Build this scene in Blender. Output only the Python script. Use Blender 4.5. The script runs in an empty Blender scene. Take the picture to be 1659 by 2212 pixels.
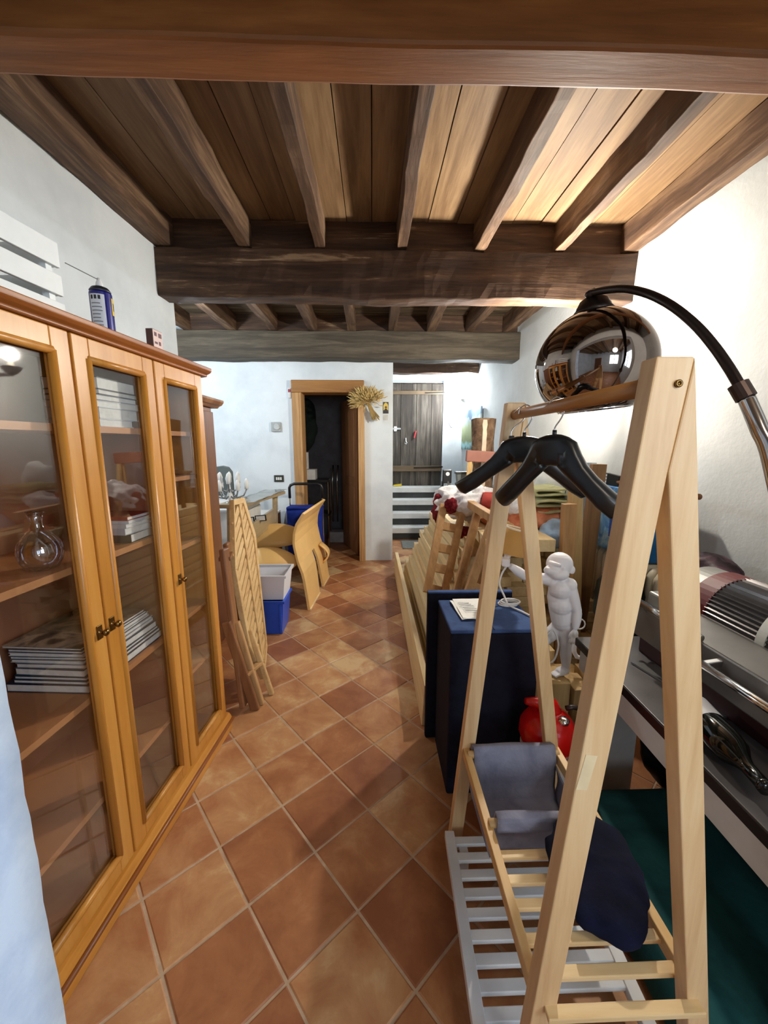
import bpy, bmesh, math, random
from mathutils import Vector, Matrix, noise
random.seed(7)
PI = math.pi
C = bpy.context.scene.collection
SC = bpy.context.scene

# ------------------------------------------------------------------ camera
CAM_H, FPX = 1.45, 850.0
PITCH, YAW = math.radians(9.75), math.radians(1.65)
cd = bpy.data.cameras.new('camera'); cam = bpy.data.objects.new('camera', cd); C.objects.link(cam)
cd.sensor_fit = 'AUTO'; cd.sensor_width = 36.0; cd.lens = 36.0 * FPX / 2212.0
cd.clip_start = 0.02; cd.clip_end = 60
cam.location = (0, 0, CAM_H); cam.rotation_euler = (PI/2 - PITCH, 0, -YAW)
SC.camera = cam

# ------------------------------------------------------------------ world and light
w = bpy.data.worlds.new('world'); SC.world = w; w.use_nodes = True
w.node_tree.nodes['Background'].inputs[0].default_value = (0.62, 0.78, 1.0, 1)
w.node_tree.nodes['Background'].inputs[1].default_value = 1.5
SC.view_settings.view_transform = 'Standard'; SC.view_settings.look = 'None'
SC.view_settings.gamma = 1.0; SC.view_settings.use_curve_mapping = False
SC.view_settings.exposure = 0.64

def area(name, loc, target, sx, sy, power, col):
    d = bpy.data.lights.new(name, 'AREA'); d.shape = 'RECTANGLE'; d.size = sx; d.size_y = sy
    d.energy = power; d.color = col
    o = bpy.data.objects.new(name, d); C.objects.link(o); o.location = loc
    o.rotation_euler = (Vector(target) - Vector(loc)).to_track_quat('-Z', 'Y').to_euler()
def point(name, loc, power, col, r=0.05):
    d = bpy.data.lights.new(name, 'POINT'); d.energy = power; d.color = col; d.shadow_soft_size = r
    o = bpy.data.objects.new(name, d); C.objects.link(o); o.location = loc
# daylight outside the two windows of the room behind the camera
area('window_daylight', (2.1, -1.35, 1.75), (-0.6, -0.9, 1.3), 1.3, 1.4, 52, (0.62, 0.80, 1.0))
area('rear_window_daylight', (0.9, -3.45, 1.75), (0.9, 0, 1.3), 1.3, 1.4, 36, (0.86, 0.93, 1.0))
# uplighter bulbs on the right wall
point('wall_light_bulb', (1.19, 2.72, 2.08), 84, (1.0, 0.92, 0.80), 0.04)
point('passage_light_bulb', (1.47, 6.45, 2.22), 92, (0.88, 0.95, 1.0), 0.05)
# added warm fill lamp behind the camera, brightens the rack and foreground
point('rear_fill_bulb', (0.70, -0.25, 2.08), 10.5, (1.0, 0.87, 0.68), 0.10)
# added fill light without a fitting in the left bay, brightens the back wall
point('left_bay_fill', (-1.9, 3.5, 2.3), 32, (0.86, 0.94, 1.0), 0.08)

# ------------------------------------------------------------------ helpers
def at(px, py, y):
    "point at depth y on the sight line of a photograph pixel"
    x = (px - 829.5)/FPX; z = -(py - 1106.0)/FPX
    fy = math.cos(PITCH) + z*math.sin(PITCH); fz = -math.sin(PITCH) + z*math.cos(PITCH)
    X = x*math.cos(YAW) + fy*math.sin(YAW); Y = -x*math.sin(YAW) + fy*math.cos(YAW)
    t = y/Y
    return Vector((X*t, y, CAM_H + fz*t))

def lin(c):
    return tuple(((v/255)/12.92 if v/255 <= 0.04045 else ((v/255+0.055)/1.055)**2.4) for v in c) + (1,)

MATS = {}
def base(name, rough=0.6, metal=0.0, spec=0.5):
    m = bpy.data.materials.new(name); m.use_nodes = True
    b = m.node_tree.nodes['Principled BSDF']
    b.inputs['Roughness'].default_value = rough; b.inputs['Metallic'].default_value = metal
    b.inputs['Specular IOR Level'].default_value = spec
    return m, m.node_tree.nodes, m.node_tree.links, b
def coords(n, l, scale, seed=True, world=False):
    mp = n.new('ShaderNodeMapping'); mp.inputs['Scale'].default_value = scale
    if world:
        g = n.new('ShaderNodeNewGeometry'); l.new(g.outputs['Position'], mp.inputs['Vector'])
    else:
        t = n.new('ShaderNodeTexCoord'); l.new(t.outputs['Object'], mp.inputs['Vector'])
    if seed:
        oi = n.new('ShaderNodeObjectInfo'); mu = n.new('ShaderNodeMath'); mu.operation = 'MULTIPLY'
        mu.inputs[1].default_value = 37.0; l.new(oi.outputs['Random'], mu.inputs[0])
        l.new(mu.outputs[0], mp.inputs['Location'])
    return mp
def ramp(n, stops):
    r = n.new('ShaderNodeValToRGB'); e = r.color_ramp.elements
    while len(e) < len(stops): e.new(0.5)
    for i, (p, c) in enumerate(stops): e[i].position = p; e[i].color = lin(c)
    return r
def nz(n, l, mp, scale, detail=4, rough=0.55, dist=0.0):
    t = n.new('ShaderNodeTexNoise'); t.inputs['Scale'].default_value = scale
    t.inputs['Detail'].default_value = detail; t.inputs['Roughness'].default_value = rough
    t.inputs['Distortion'].default_value = dist
    l.new(mp.outputs[0], t.inputs['Vector']); return t
def bump(n, l, b, src, strength, dist=0.01):
    bp = n.new('ShaderNodeBump'); bp.inputs['Strength'].default_value = strength
    bp.inputs['Distance'].default_value = dist
    l.new(src, bp.inputs['Height']); l.new(bp.outputs[0], b.inputs['Normal'])

def plain(name, c, rough=0.6, metal=0.0, var=0.10, scale=8.0, bmp=0.0, spec=0.5):
    if name in MATS: return MATS[name]
    m, n, l, b = base(name, rough, metal, spec)
    mp = coords(n, l, (1, 1, 1)); t = nz(n, l, mp, scale)
    d = tuple(max(0, v*(1-var)) for v in c); u = tuple(min(255, v*(1+var*0.6)) for v in c)
    r = ramp(n, [(0.3, d), (0.7, u)]); l.new(t.outputs[0], r.inputs[0]); l.new(r.outputs[0], b.inputs['Base Color'])
    if bmp: bump(n, l, b, t.outputs[0], bmp)
    MATS[name] = m; return m
def wood(name, stops, axis='z', rough=0.5, s=1.0, bmp=0.25, grain=1.0):
    if name in MATS: return MATS[name]
    m, n, l, b = base(name, rough)
    k = {'x': (0.7, 9, 9), 'y': (9, 0.7, 9), 'z': (9, 9, 0.7)}[axis]
    mp = coords(n, l, tuple(v*s for v in k))
    t1 = nz(n, l, mp, 1.6, 6, 0.6, 0.6); t2 = nz(n, l, mp, 9.0, 4, 0.6)
    mx = n.new('ShaderNodeMath'); mx.operation = 'MULTIPLY_ADD'; mx.inputs[1].default_value = 0.35*grain
    l.new(t2.outputs[0], mx.inputs[0]); l.new(t1.outputs[0], mx.inputs[2])
    sb = n.new('ShaderNodeMath'); sb.operation = 'SUBTRACT'; sb.inputs[1].default_value = 0.17*grain
    l.new(mx.outputs[0], sb.inputs[0])
    r = ramp(n, stops); l.new(sb.outputs[0], r.inputs[0]); l.new(r.outputs[0], b.inputs['Base Color'])
    bump(n, l, b, sb.outputs[0], bmp, 0.006)
    MATS[name] = m; return m

def mat_tile():
    m, n, l, b = base('terracotta', 0.42, 0, 0.4)
    oi = n.new('ShaderNodeObjectInfo')
    r = ramp(n, [(0.0, (146, 90, 58)), (0.4, (172, 114, 74)), (0.75, (197, 147, 101)), (1.0, (217, 184, 136))])
    mp = coords(n, l, (1, 1, 1), False, True); t = nz(n, l, mp, 5.5, 6, 0.65, 0.4)
    ma = n.new('ShaderNodeMath'); ma.operation = 'MULTIPLY_ADD'; ma.inputs[1].default_value = 0.75
    sb = n.new('ShaderNodeMath'); sb.operation = 'MULTIPLY_ADD'; sb.inputs[1].default_value = 1.6; sb.inputs[2].default_value = -0.68
    l.new(t.outputs[0], sb.inputs[0]); l.new(oi.outputs['Random'], ma.inputs[0]); l.new(sb.outputs[0], ma.inputs[2])
    l.new(ma.outputs[0], r.inputs[0]); l.new(r.outputs[0], b.inputs['Base Color'])
    t2 = nz(n, l, mp, 40, 4); bump(n, l, b, t2.outputs[0], 0.12, 0.004)
    return m
def mat_wall(name, c, stain, sc=1.6):
    m, n, l, b = base(name, 0.85, 0, 0.2)
    mp = coords(n, l, (1, 1, 1), False, True); t = nz(n, l, mp, sc, 6, 0.6)
    r = ramp(n, [(0.32, stain), (0.55, c), (1.0, c)]); l.new(t.outputs[0], r.inputs[0]); l.new(r.outputs[0], b.inputs['Base Color'])
    t2 = nz(n, l, mp, 45, 5, 0.6); bump(n, l, b, t2.outputs[0], 0.16, 0.012)
    return m
def mat_glass(name, tint=(255, 255, 255), refl=0.10, rough=0.02):
    m = bpy.data.materials.new(name); m.use_nodes = True; n = m.node_tree.nodes; l = m.node_tree.links
    n.remove(n['Principled BSDF']); out = n['Material Output']
    tr = n.new('ShaderNodeBsdfTransparent'); tr.inputs[0].default_value = lin(tint)
    gl = n.new('ShaderNodeBsdfGlossy'); gl.inputs['Roughness'].default_value = rough
    lw = n.new('ShaderNodeLayerWeight'); lw.inputs[0].default_value = 0.5
    pw = n.new('ShaderNodeMath'); pw.operation = 'POWER'; pw.inputs[1].default_value = 2.6; l.new(lw.outputs['Facing'], pw.inputs[0])
    fr = n.new('ShaderNodeMath'); fr.operation = 'MULTIPLY_ADD'; fr.inputs[1].default_value = 0.75; fr.inputs[2].default_value = refl*0.4
    l.new(pw.outputs[0], fr.inputs[0])
    mx = n.new('ShaderNodeMixShader'); l.new(fr.outputs[0], mx.inputs[0]); l.new(tr.outputs[0], mx.inputs[1]); l.new(gl.outputs[0], mx.inputs[2])
    l.new(mx.outputs[0], out.inputs[0]); return m
def mat_mix(name, cols, scale=6.0, rough=0.9, bmp=0.3, sharp=False, dist=1.0):
    if name in MATS: return MATS[name]
    m, n, l, b = base(name, rough, 0, 0.2)
    mp = coords(n, l, (1, 1, 1)); t = nz(n, l, mp, scale, 5, 0.6, dist)
    k = len(cols); st = [(0.30+0.40*i/(k-1) if k > 1 else 0.5, c) for i, c in enumerate(cols)]
    r = ramp(n, st); r.color_ramp.interpolation = 'CONSTANT' if sharp else 'LINEAR'
    l.new(t.outputs[0], r.inputs[0]); l.new(r.outputs[0], b.inputs['Base Color'])
    t2 = nz(n, l, mp, 60, 3); bump(n, l, b, t2.outputs[0], bmp, 0.004)
    MATS[name] = m; return m
def mat_emit(name, c, s):
    m, n, l, b = base(name); b.inputs['Emission Color'].default_value = lin(c); b.inputs['Emission Strength'].default_value = s
    b.inputs['Base Color'].default_value = lin(c); return m

M_TILE = mat_tile()
M_GROUT = mat_mix('grout', [(176, 148, 120), (204, 178, 150)], 12)
M_WALL = mat_wall('white_plaster', (220, 228, 233), (202, 210, 216))
M_JAMB = mat_wall('pale_blue_plaster', (206, 224, 246), (170, 192, 224), 5)
M_BEAM = wood('dark_beam_wood', [(0.25, (38, 24, 15)), (0.5, (70, 48, 33)), (0.64, (92, 68, 48)), (0.74, (168, 142, 112))], 'x', 0.7, 1.1, 0.6)
M_BEAM1 = wood('warm_beam_wood', [(0.2, (92, 54, 24)), (0.5, (138, 84, 38)), (0.75, (172, 112, 58))], 'x', 0.55, 0.6, 0.4)
M_JOIST = wood('joist_wood', [(0.25, (48, 32, 22)), (0.5, (88, 64, 46)), (0.72, (140, 112, 84)), (0.9, (190, 168, 138))], 'y', 0.7, 0.9, 0.6)
M_PLANK = wood('ceiling_plank_wood', [(0.15, (82, 60, 40)), (0.45, (122, 94, 64)), (0.7, (152, 124, 90)), (0.9, (180, 156, 122))], 'y', 0.65, 0.8, 0.35)
M_PLANKX = wood('grey_plank_wood', [(0.3, (40, 32, 24)), (0.55, (98, 82, 62)), (0.8, (150, 134, 110))], 'x', 0.75, 0.9, 0.5)
M_HONEY = wood('honey_pine', [(0.2, (168, 104, 34)), (0.5, (198, 134, 54)), (0.8, (216, 158, 80))], 'z', 0.35, 0.7, 0.08, 0.6)
M_HONEYY = wood('honey_pine_lengthwise', [(0.2, (168, 104, 34)), (0.5, (198, 134, 54)), (0.8, (216, 158, 80))], 'y', 0.35, 0.7, 0.08, 0.6)
M_CORNICE = wood('cornice_wood', [(0.2, (118, 62, 22)), (0.6, (158, 92, 38))], 'y', 0.35, 0.7, 0.08)
M_BACK = plain('bookcase_lining', (150, 98, 66), 0.6, 0, 0.06, 3)
M_SHELF = plain('shelf_wood', (184, 128, 82), 0.5, 0, 0.06, 3)
M_WALNUT = wood('walnut', [(0.2, (88, 52, 30)), (0.6, (124, 80, 50)), (0.9, (140, 96, 62))], 'z', 0.45, 0.7, 0.08)
M_BAMBOO = wood('bamboo', [(0.2, (196, 150, 102)), (0.5, (225, 188, 138)), (0.8, (240, 214, 170))], 'z', 0.45, 1.2, 0.10, 0.7)
M_BAMBOOX = wood('bamboo_crosswise', [(0.2, (202, 160, 108)), (0.5, (226, 192, 138)), (0.8, (238, 212, 164))], 'x', 0.45, 1.2, 0.10, 0.7)
M_BAMBOOY = wood('bamboo_lengthwise', [(0.2, (186, 140, 84)), (0.5, (214, 172, 112)), (0.8, (232, 200, 146))], 'y', 0.45, 1.2, 0.10, 0.7)
M_ROD = wood('rail_wood', [(0.2, (132, 84, 40)), (0.6, (176, 120, 62)), (0.9, (196, 146, 86))], 'y', 0.4, 1.2, 0.1)
M_PINE = wood('sawn_pine', [(0.2, (190, 158, 108)), (0.5, (222, 198, 148)), (0.8, (238, 222, 178))], 'y', 0.65, 0.8, 0.2)
M_PINEZ = wood('sawn_pine_upright', [(0.2, (156, 120, 72)), (0.5, (196, 164, 110)), (0.8, (220, 192, 140))], 'z', 0.65, 0.8, 0.2)
M_OLDPINE = wood('old_pine_upright', [(0.2, (140, 98, 56)), (0.5, (184, 142, 92)), (0.8, (208, 170, 120))], 'z', 0.6, 0.8, 0.2)
M_TEAK = wood('slat_wood', [(0.2, (176, 134, 84)), (0.5, (206, 170, 116)), (0.8, (222, 192, 140))], 'y', 0.6, 1.0, 0.2)
M_TRESTLE = wood('reddish_board', [(0.2, (100, 62, 36)), (0.5, (138, 92, 56)), (0.8, (168, 124, 82))], 'z', 0.5, 0.8, 0.2)
M_PLY = plain('bent_plywood', (234, 192, 122), 0.45, 0, 0.06, 2)
M_PLYEDGE = plain('pale_plywood_edge', (236, 214, 170), 0.5)
M_WHITEWOOD = plain('white_painted_wood', (232, 236, 236), 0.5, 0, 0.03)
M_WHITE = plain('white_paint', (226, 226, 224), 0.5, 0, 0.04)
M_RESIN = plain('white_resin', (232, 232, 238), 0.5, 0, 0.02)
M_BLACKP = plain('black_plastic', (22, 22, 24), 0.32, 0, 0.1)
M_BLACK = plain('black_cloth', (14, 15, 16), 0.8, 0, 0.2)
M_CHROME = plain('chrome', (205, 205, 205), 0.15, 1.0, 0.02)
M_SMOKE = plain('smoked_chrome', (150, 138, 130), 0.03, 1.0, 0.02)
M_BRONZE = plain('dark_bronze', (52, 42, 38), 0.35, 0.8, 0.05)
M_BRASS = plain('old_brass', (130, 100, 56), 0.3, 1.0, 0.1)
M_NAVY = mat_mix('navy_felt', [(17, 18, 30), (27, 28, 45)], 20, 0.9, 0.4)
M_CHESTLIT = mat_mix('lit_navy_felt', [(52, 72, 116), (66, 90, 138)], 14, 0.9, 0.4)  # lighter copy of the chest felt, light on its top put into the colour
M_GREYFELT = mat_mix('grey_felt', [(122, 122, 140), (150, 150, 166)], 10, 0.95, 0.5)
M_PAGES = mat_mix('page_edges', [(214, 216, 210), (236, 238, 234)], 30, 0.8, 0.2)
M_PASTE = plain('pale_stone_laminate', (84, 81, 82), 0.35, 0, 0.25, 4)
M_RED = plain('red_enamel', (196, 18, 14), 0.22, 0, 0.05)
M_PANE = mat_glass('cabinet_glass')
M_WINPANE = mat_glass('window_glass')

W = {}
XF = Matrix.Identity(4)
class B:
    def __init__(s): s.bm = bmesh.new()
    def _add(s, vs, fs, mi=0):
        v = [s.bm.verts.new(p) for p in vs]
        for f in fs:
            try: q = s.bm.faces.new([v[i] for i in f]); q.material_index = mi
            except ValueError: pass
        return s
    def box(s, x0, x1, y0, y1, z0, z1, mi=0):
        return s._add([(x, y, z) for x in (x0, x1) for y in (y0, y1) for z in (z0, z1)],
            [(0,1,3,2),(4,6,7,5),(0,4,5,1),(2,3,7,6),(0,2,6,4),(1,5,7,3)], mi)
    def obox(s, c, size, R, mi=0):
        c = Vector(c); h = [v/2 for v in size]
        return s._add([c + R @ Vector((x, y, z)) for x in (-h[0], h[0]) for y in (-h[1], h[1]) for z in (-h[2], h[2])],
            [(0,1,3,2),(4,6,7,5),(0,4,5,1),(2,3,7,6),(0,2,6,4),(1,5,7,3)], mi)
    def bar(s, p, q, w, h, up=(0, 0, 1), mi=0, seg=1, amp=0.0, fs=6.0):
        p, q = Vector(p), Vector(q); d = (q-p).normalized(); u = Vector(up)
        sd = d.cross(u).normalized(); u = sd.cross(d).normalized()
        rings = []
        k = 1 if amp == 0 else 3
        prof = []
        for a, b_ in (((-1,-1),(1,-1)), ((1,-1),(1,1)), ((1,1),(-1,1)), ((-1,1),(-1,-1))):
            for i in range(k): prof.append((a[0]+(b_[0]-a[0])*i/k, a[1]+(b_[1]-a[1])*i/k))
        for i in range(seg+1):
            c = p.lerp(q, i/seg); r = []
            for a, b_ in prof:
                P = c + sd*(a*w/2) + u*(b_*h/2)
                if amp: P += noise.noise_vector(P*fs)*amp + noise.noise_vector(P*fs*3)*amp*0.4
                r.append(P)
            rings.append(r)
        return s.loft(rings, mi)
    def loft(s, rings, mi=0, close=False, caps=True):
        n = len(rings[0]); vs = [p for r in rings for p in r]; fs = []
        m = len(rings)
        for i in range(m if close else m-1):
            j = (i+1) % m
            for a in range(n):
                b_ = (a+1) % n; fs.append((i*n+a, i*n+b_, j*n+b_, j*n+a))
        if caps and not close:
            fs.append(tuple(range(n-1, -1, -1))); fs.append(tuple(range((m-1)*n, m*n)))
        return s._add(vs, fs, mi)
    def tube(s, pts, r, n=8, mi=0, sx=1.0, up=None, close=False):
        pts = [Vector(p) for p in pts]; rs = r if isinstance(r, (list, tuple)) else [r]*len(pts)
        rings = []; prev = Vector(up) if up else None
        for i, p in enumerate(pts):
            if close: d = (pts[(i+1) % len(pts)] - pts[i-1]).normalized()
            else: d = (pts[min(i+1, len(pts)-1)] - pts[max(i-1, 0)]).normalized()
            if prev is None: prev = Vector((0, 0, 1)) if abs(d.z) < 0.9 else Vector((1, 0, 0))
            a = d.cross(prev)
            if a.length < 1e-5: a = d.orthogonal()
            a.normalize(); u = a.cross(d).normalized()
            if not up: prev = u
            rings.append([p + a*(math.cos(2*PI*k/n)*rs[i]*sx) + u*(math.sin(2*PI*k/n)*rs[i]) for k in range(n)])
        return s.loft(rings, mi, close)
    def lathe(s, prof, c, n=24, R=None, mi=0, caps=True):
        c = Vector(c); R = R or Matrix.Identity(3)
        rings = [[c + R @ Vector((r*math.cos(2*PI*k/n), r*math.sin(2*PI*k/n), z)) for k in range(n)] for r, z in prof]
        return s.loft(rings, mi, caps=caps)
    def prism(s, poly, axis, a, b_, mi=0):
        f = {'y': lambda p, t: (p[0], t, p[1]), 'x': lambda p, t: (t, p[0], p[1]), 'z': lambda p, t: (p[0], p[1], t)}[axis]
        return s.loft([[f(p, a) for p in poly], [f(p, b_) for p in poly]], mi)
    def ell(s, c, r, n=16, R=None, mi=0):
        R = R or Matrix.Identity(3); m = max(6, n//2)
        rings = []
        for i in range(1, m):
            t = PI*i/m
            rings.append([Vector(c) + R @ Vector((r[0]*math.sin(t)*math.cos(2*PI*k/n), r[1]*math.sin(t)*math.sin(2*PI*k/n), -r[2]*math.cos(t))) for k in range(n)])
        return s.loft(rings, mi)
    def sheet(s, fn, nu, nv, th=0.004, mi=0):
        "thick sheet: fn(u,v) gives a point"
        P = [[Vector(fn(i/nu, j/nv)) for j in range(nv+1)] for i in range(nu+1)]
        top, bot = [], []
        for i in range(nu+1):
            for j in range(nv+1):
                du = P[min(i+1, nu)][j]-P[max(i-1, 0)][j]; dv = P[i][min(j+1, nv)]-P[i][max(j-1, 0)]
                nn = du.cross(dv)
                nn = nn.normalized() if nn.length > 1e-9 else Vector((0, 0, 1))
                top.append(P[i][j]+nn*th/2); bot.append(P[i][j]-nn*th/2)
        k = nv+1; N = len(top); fs = []
        for i in range(nu):
            for j in range(nv):
                a = i*k+j; fs.append((a, a+1, a+k+1, a+k)); fs.append((N+a, N+a+k, N+a+k+1, N+a+1))
        for i in range(nu):
            a, b_ = i*k, (i+1)*k; fs.append((a, b_, N+b_, N+a)); a += nv; b_ += nv; fs.append((a, N+a, N+b_, b_))
        for j in range(nv):
            a, b_ = j, j+1; fs.append((a, N+a, N+b_, b_)); a += nu*k; b_ += nu*k; fs.append((a, b_, N+b_, N+a))
        return s._add(top+bot, fs, mi)

def tag(o, label=None, cat=None, group=None, kind=None):
    if label: o['label'] = label
    if cat: o['category'] = cat
    if group: o['group'] = group
    if kind: o['kind'] = kind
    return o
def obj(name, b, mat, parent=None, smooth=False, bevel=0.0, kind=None, label=None, origin=None, sub=0):
    bm = b.bm
    bm.transform(XF)
    bmesh.ops.recalc_face_normals(bm, faces=bm.faces[:])
    co = [v.co for v in bm.verts]
    if origin is None:
        lo = Vector((min(c.x for c in co), min(c.y for c in co), min(c.z for c in co)))
        hi = Vector((max(c.x for c in co), max(c.y for c in co), max(c.z for c in co)))
        origin = Vector(((lo.x+hi.x)/2, (lo.y+hi.y)/2, lo.z))
    origin = Vector(origin)
    bmesh.ops.translate(bm, verts=bm.verts[:], vec=-origin)
    me = bpy.data.meshes.new(name); bm.to_mesh(me); bm.free()
    for m in (mat if isinstance(mat, (list, tuple)) else [mat]): me.materials.append(m)
    if smooth:
        for p in me.polygons: p.use_smooth = True
    o = bpy.data.objects.new(name, me); C.objects.link(o)
    W[o.name] = origin
    if parent is not None: o.parent = parent; o.location = origin - W[parent.name]
    else: o.location = origin
    if bevel:
        md = o.modifiers.new('bevel', 'BEVEL'); md.width = bevel; md.segments = 2; md.limit_method = 'ANGLE'
    if sub:
        md = o.modifiers.new('subsurf', 'SUBSURF'); md.levels = sub; md.render_levels = sub
    return tag(o, label, None, None, kind)
def thing(name, label, cat, loc, group=None):
    o = bpy.data.objects.new(name, None); C.objects.link(o); o.empty_display_size = 0.05
    loc = XF @ Vector(loc); o.location = loc; W[o.name] = loc.copy()
    return tag(o, label, cat, group)
def struct(name, b, mat, parent=None, **k): return obj(name, b, mat, parent, kind=None if parent else 'structure', **k)
def single(name, b, mat, label, cat, group=None, **k): return tag(obj(name, b, mat, **k), label, cat, group)
def blob(c, r, amp, fs, n=40, R=None, flat=None, seed=0.0):
    "lumpy cloth mass"
    b = B(); b.ell(c, r, n, R)
    c = Vector(c); sv = Vector((seed, seed*1.7, seed*0.3))
    for v in b.bm.verts:
        d = (v.co - c)
        nn = d.normalized()
        k = noise.fractal(v.co*fs + sv, 0.9, 2.0, 4)
        rd = 1-abs(noise.noise(v.co*fs*1.6 + sv*2))*1.4
        v.co += nn*(amp*(0.6*k + 0.8*rd - 0.5))
        if flat is not None and v.co.z < flat: v.co.z = flat
    return b
def Rz(a): return Matrix.Rotation(a, 3, 'Z')
def Rx(a): return Matrix.Rotation(a, 3, 'X')
def Ry(a): return Matrix.Rotation(a, 3, 'Y')

# ================================================================== SETTING
# floor with its tiles
floor = struct('floor', B().box(-2.7, 2.2, -3.3, 7.1, -0.08, -0.0035), M_GROUT)
TS, TA = 0.2487, math.radians(40.65)
tu = Vector((math.cos(TA), math.sin(TA), 0)); tv = Vector((-tu.y, tu.x, 0)); t0 = Vector((-0.4317, 2.981, 0))
tb = B(); hs = TS/2 - 0.0038
tb.loft([[(-hs, -hs, -0.008), (hs, -hs, -0.008), (hs, hs, -0.008), (-hs, hs, -0.008)],
         [(-hs, -hs, -0.003), (hs, -hs, -0.003), (hs, hs, -0.003), (-hs, hs, -0.003)],
         [(-hs+.004, -hs+.004, 0), (hs-.004, -hs+.004, 0), (hs-.004, hs-.004, 0), (-hs+.004, hs-.004, 0)]])
tile_me = None; far = B()
for i in range(-26, 27):
    for j in range(-26, 27):
        c = t0 + tu*((i+0.5)*TS) + tv*((j+0.5)*TS)
        vis = (-0.98 < c.x < 0.85 and 0.62 < c.y < 4.75) or (0.2 < c.x < 0.7 and 4.7 < c.y < 5.9) or (-0.85 < c.x < -0.1 and 4.7 < c.y < 5.4)
        if vis:
            if tile_me is None:
                o = obj('tile', tb, M_TILE, floor, origin=(0, 0, 0)); tile_me = o.data
            else:
                o = bpy.data.objects.new('tile', tile_me); C.objects.link(o); o.parent = floor
            o.location = c - W[floor.name] + Vector((0, 0, random.uniform(-0.0012, 0.0008)))
            o.rotation_euler = (random.uniform(-.003, .003), random.uniform(-.003, .003), TA + random.uniform(-.008, .008))
        elif -2.6 < c.x < 1.9 and -3.1 < c.y < 6.9:
            far.obox(c + Vector((0, 0, -0.0045)), (2*hs, 2*hs, 0.007), Rz(TA))
obj('tile_field', far, M_TILE, floor, kind='stuff')

# walls
wl = struct('wall_left', B().prism([(-1.46, 0.5), (-1.352, 2.93), (-2.6, 2.93), (-2.6, 0.5)], 'z', 0, 2.9), M_WALL)
struct('wall_left_bay', B().box(-2.72, -2.6, 2.93, 5.0, 0, 2.9), M_WALL)
M_WALLR = mat_wall('shaded_plaster', (196, 199, 199), (180, 183, 182))  # white plaster greyed, shade of the right wall put into the colour
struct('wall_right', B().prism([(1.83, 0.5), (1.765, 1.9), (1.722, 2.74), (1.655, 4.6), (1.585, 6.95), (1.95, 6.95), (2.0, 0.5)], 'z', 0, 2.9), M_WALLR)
DX0, DX1, DZ = -0.905, -0.125, 2.14
struct('wall_back', B().box(-2.6, DX0, 4.82, 5.0, 0, 2.9).box(DX1, 0.245, 4.82, 5.0, 0, 2.9).box(DX0, DX1, 4.82, 5.0, DZ, 2.9), M_WALL)
struct('wall_passage_left', B().box(0.08, 0.2, 5.0, 6.95, 0, 2.9), M_WALL)
wpe = struct('wall_passage_end', B().box(0.08, 0.34, 6.95, 7.1, 0, 2.9).box(1.22, 1.9, 6.95, 7.1, 0, 2.9).box(0.34, 1.22, 6.95, 7.1, 2.52, 2.9).box(0.34, 1.22, 6.95, 7.1, 0, 0.7), M_WALL)
M_PATCH = plain('bare_grey_plaster', (186, 190, 188), 0.9, 0, 0.15, 20)
pb = B(); a0 = at(976, 907, 6.945)
pb.lathe([(1, 0.0), (0.97, 0.008)], (0, 0, 0), 18)
for v in pb.bm.verts:
    k = 1 + 0.18*noise.noise(v.co*3); x, y, z = v.co; v.co = a0 + Vector((x*k*0.055, -z, y*k*0.125))
obj('plaster_patch', pb, M_PATCH, wpe)
struct('wall_store_left', B().box(-1.85, -1.75, 5.0, 6.95, 0, 2.9), plain('dimmed_store_plaster', (112, 112, 118), 0.9))  # darkness of the store room put into the wall colour
struct('wall_store_back', B().box(-1.85, 0.08, 6.3, 6.4, 0, 2.9), plain('dimmed_store_plaster', (112, 112, 118), 0.9))
# doorway the camera looks through: pale blue jamb at the left edge, wall above and at the right
wf = B().box(-2.6, -0.515, 0.38, 0.5, 0, 2.9).box(1.05, 1.9, 0.38, 0.5, 0, 2.9).box(-0.515, 1.05, 0.38, 0.5, 2.2, 2.9)
struct('wall_front', wf, M_WALL)
jb = B()
jb.bar((-0.5075, 0.439, 0), (-0.5075, 0.439, 2.2), 0.125, 0.016, (1, 0, 0), 0, 60, 0.0025, 14)
struct('trim_1', jb, M_JAMB, smooth=True)
# room behind the camera
struct('wall_rear', B().box(-2.6, 0.3, -3.25, -3.1, 0, 2.9).box(1.5, 1.9, -3.25, -3.1, 0, 2.9).box(0.3, 1.5, -3.25, -3.1, 0, 1.1).box(0.3, 1.5, -3.25, -3.1, 2.4, 2.9), M_WALL)
struct('wall_rear_left', B().box(-2.45, -2.3, -3.1, 0.38, 0, 2.9), M_WALL)
struct('wall_rear_right', B().box(1.83, 1.98, -3.1, -2.0, 0, 2.9).box(1.83, 1.98, -0.7, 0.38, 0, 2.9).box(1.83, 1.98, -2.0, -0.7, 0, 1.1).box(1.83, 1.98, -2.0, -0.7, 2.4, 2.9), M_WALL)
def window(name, x0, x1, y0, y1, axis):
    f = B()
    for a, b_ in ((0, 0.05), (0.475, 0.525), (0.95, 1.0)):
        if axis == 'x': f.box(x0+(x1-x0)*a, x0+(x1-x0)*b_, y0, y1, 1.1, 2.4)
        else: f.box(x0, x1, y0+(y1-y0)*a, y0+(y1-y0)*b_, 1.1, 2.4)
    f.box(x0, x1, y0, y1, 1.1, 1.16); f.box(x0, x1, y0, y1, 2.34, 2.4)
    o = struct(name, f, M_WHITEWOOD)
    p = B()
    if axis == 'x': p.box(x0, x1, (y0+y1)/2-.003, (y0+y1)/2+.003, 1.12, 2.38)
    else: p.box((x0+x1)/2-.003, (x0+x1)/2+.003, y0, y1, 1.12, 2.38)
    obj('pane', p, M_WINPANE, o)
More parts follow.
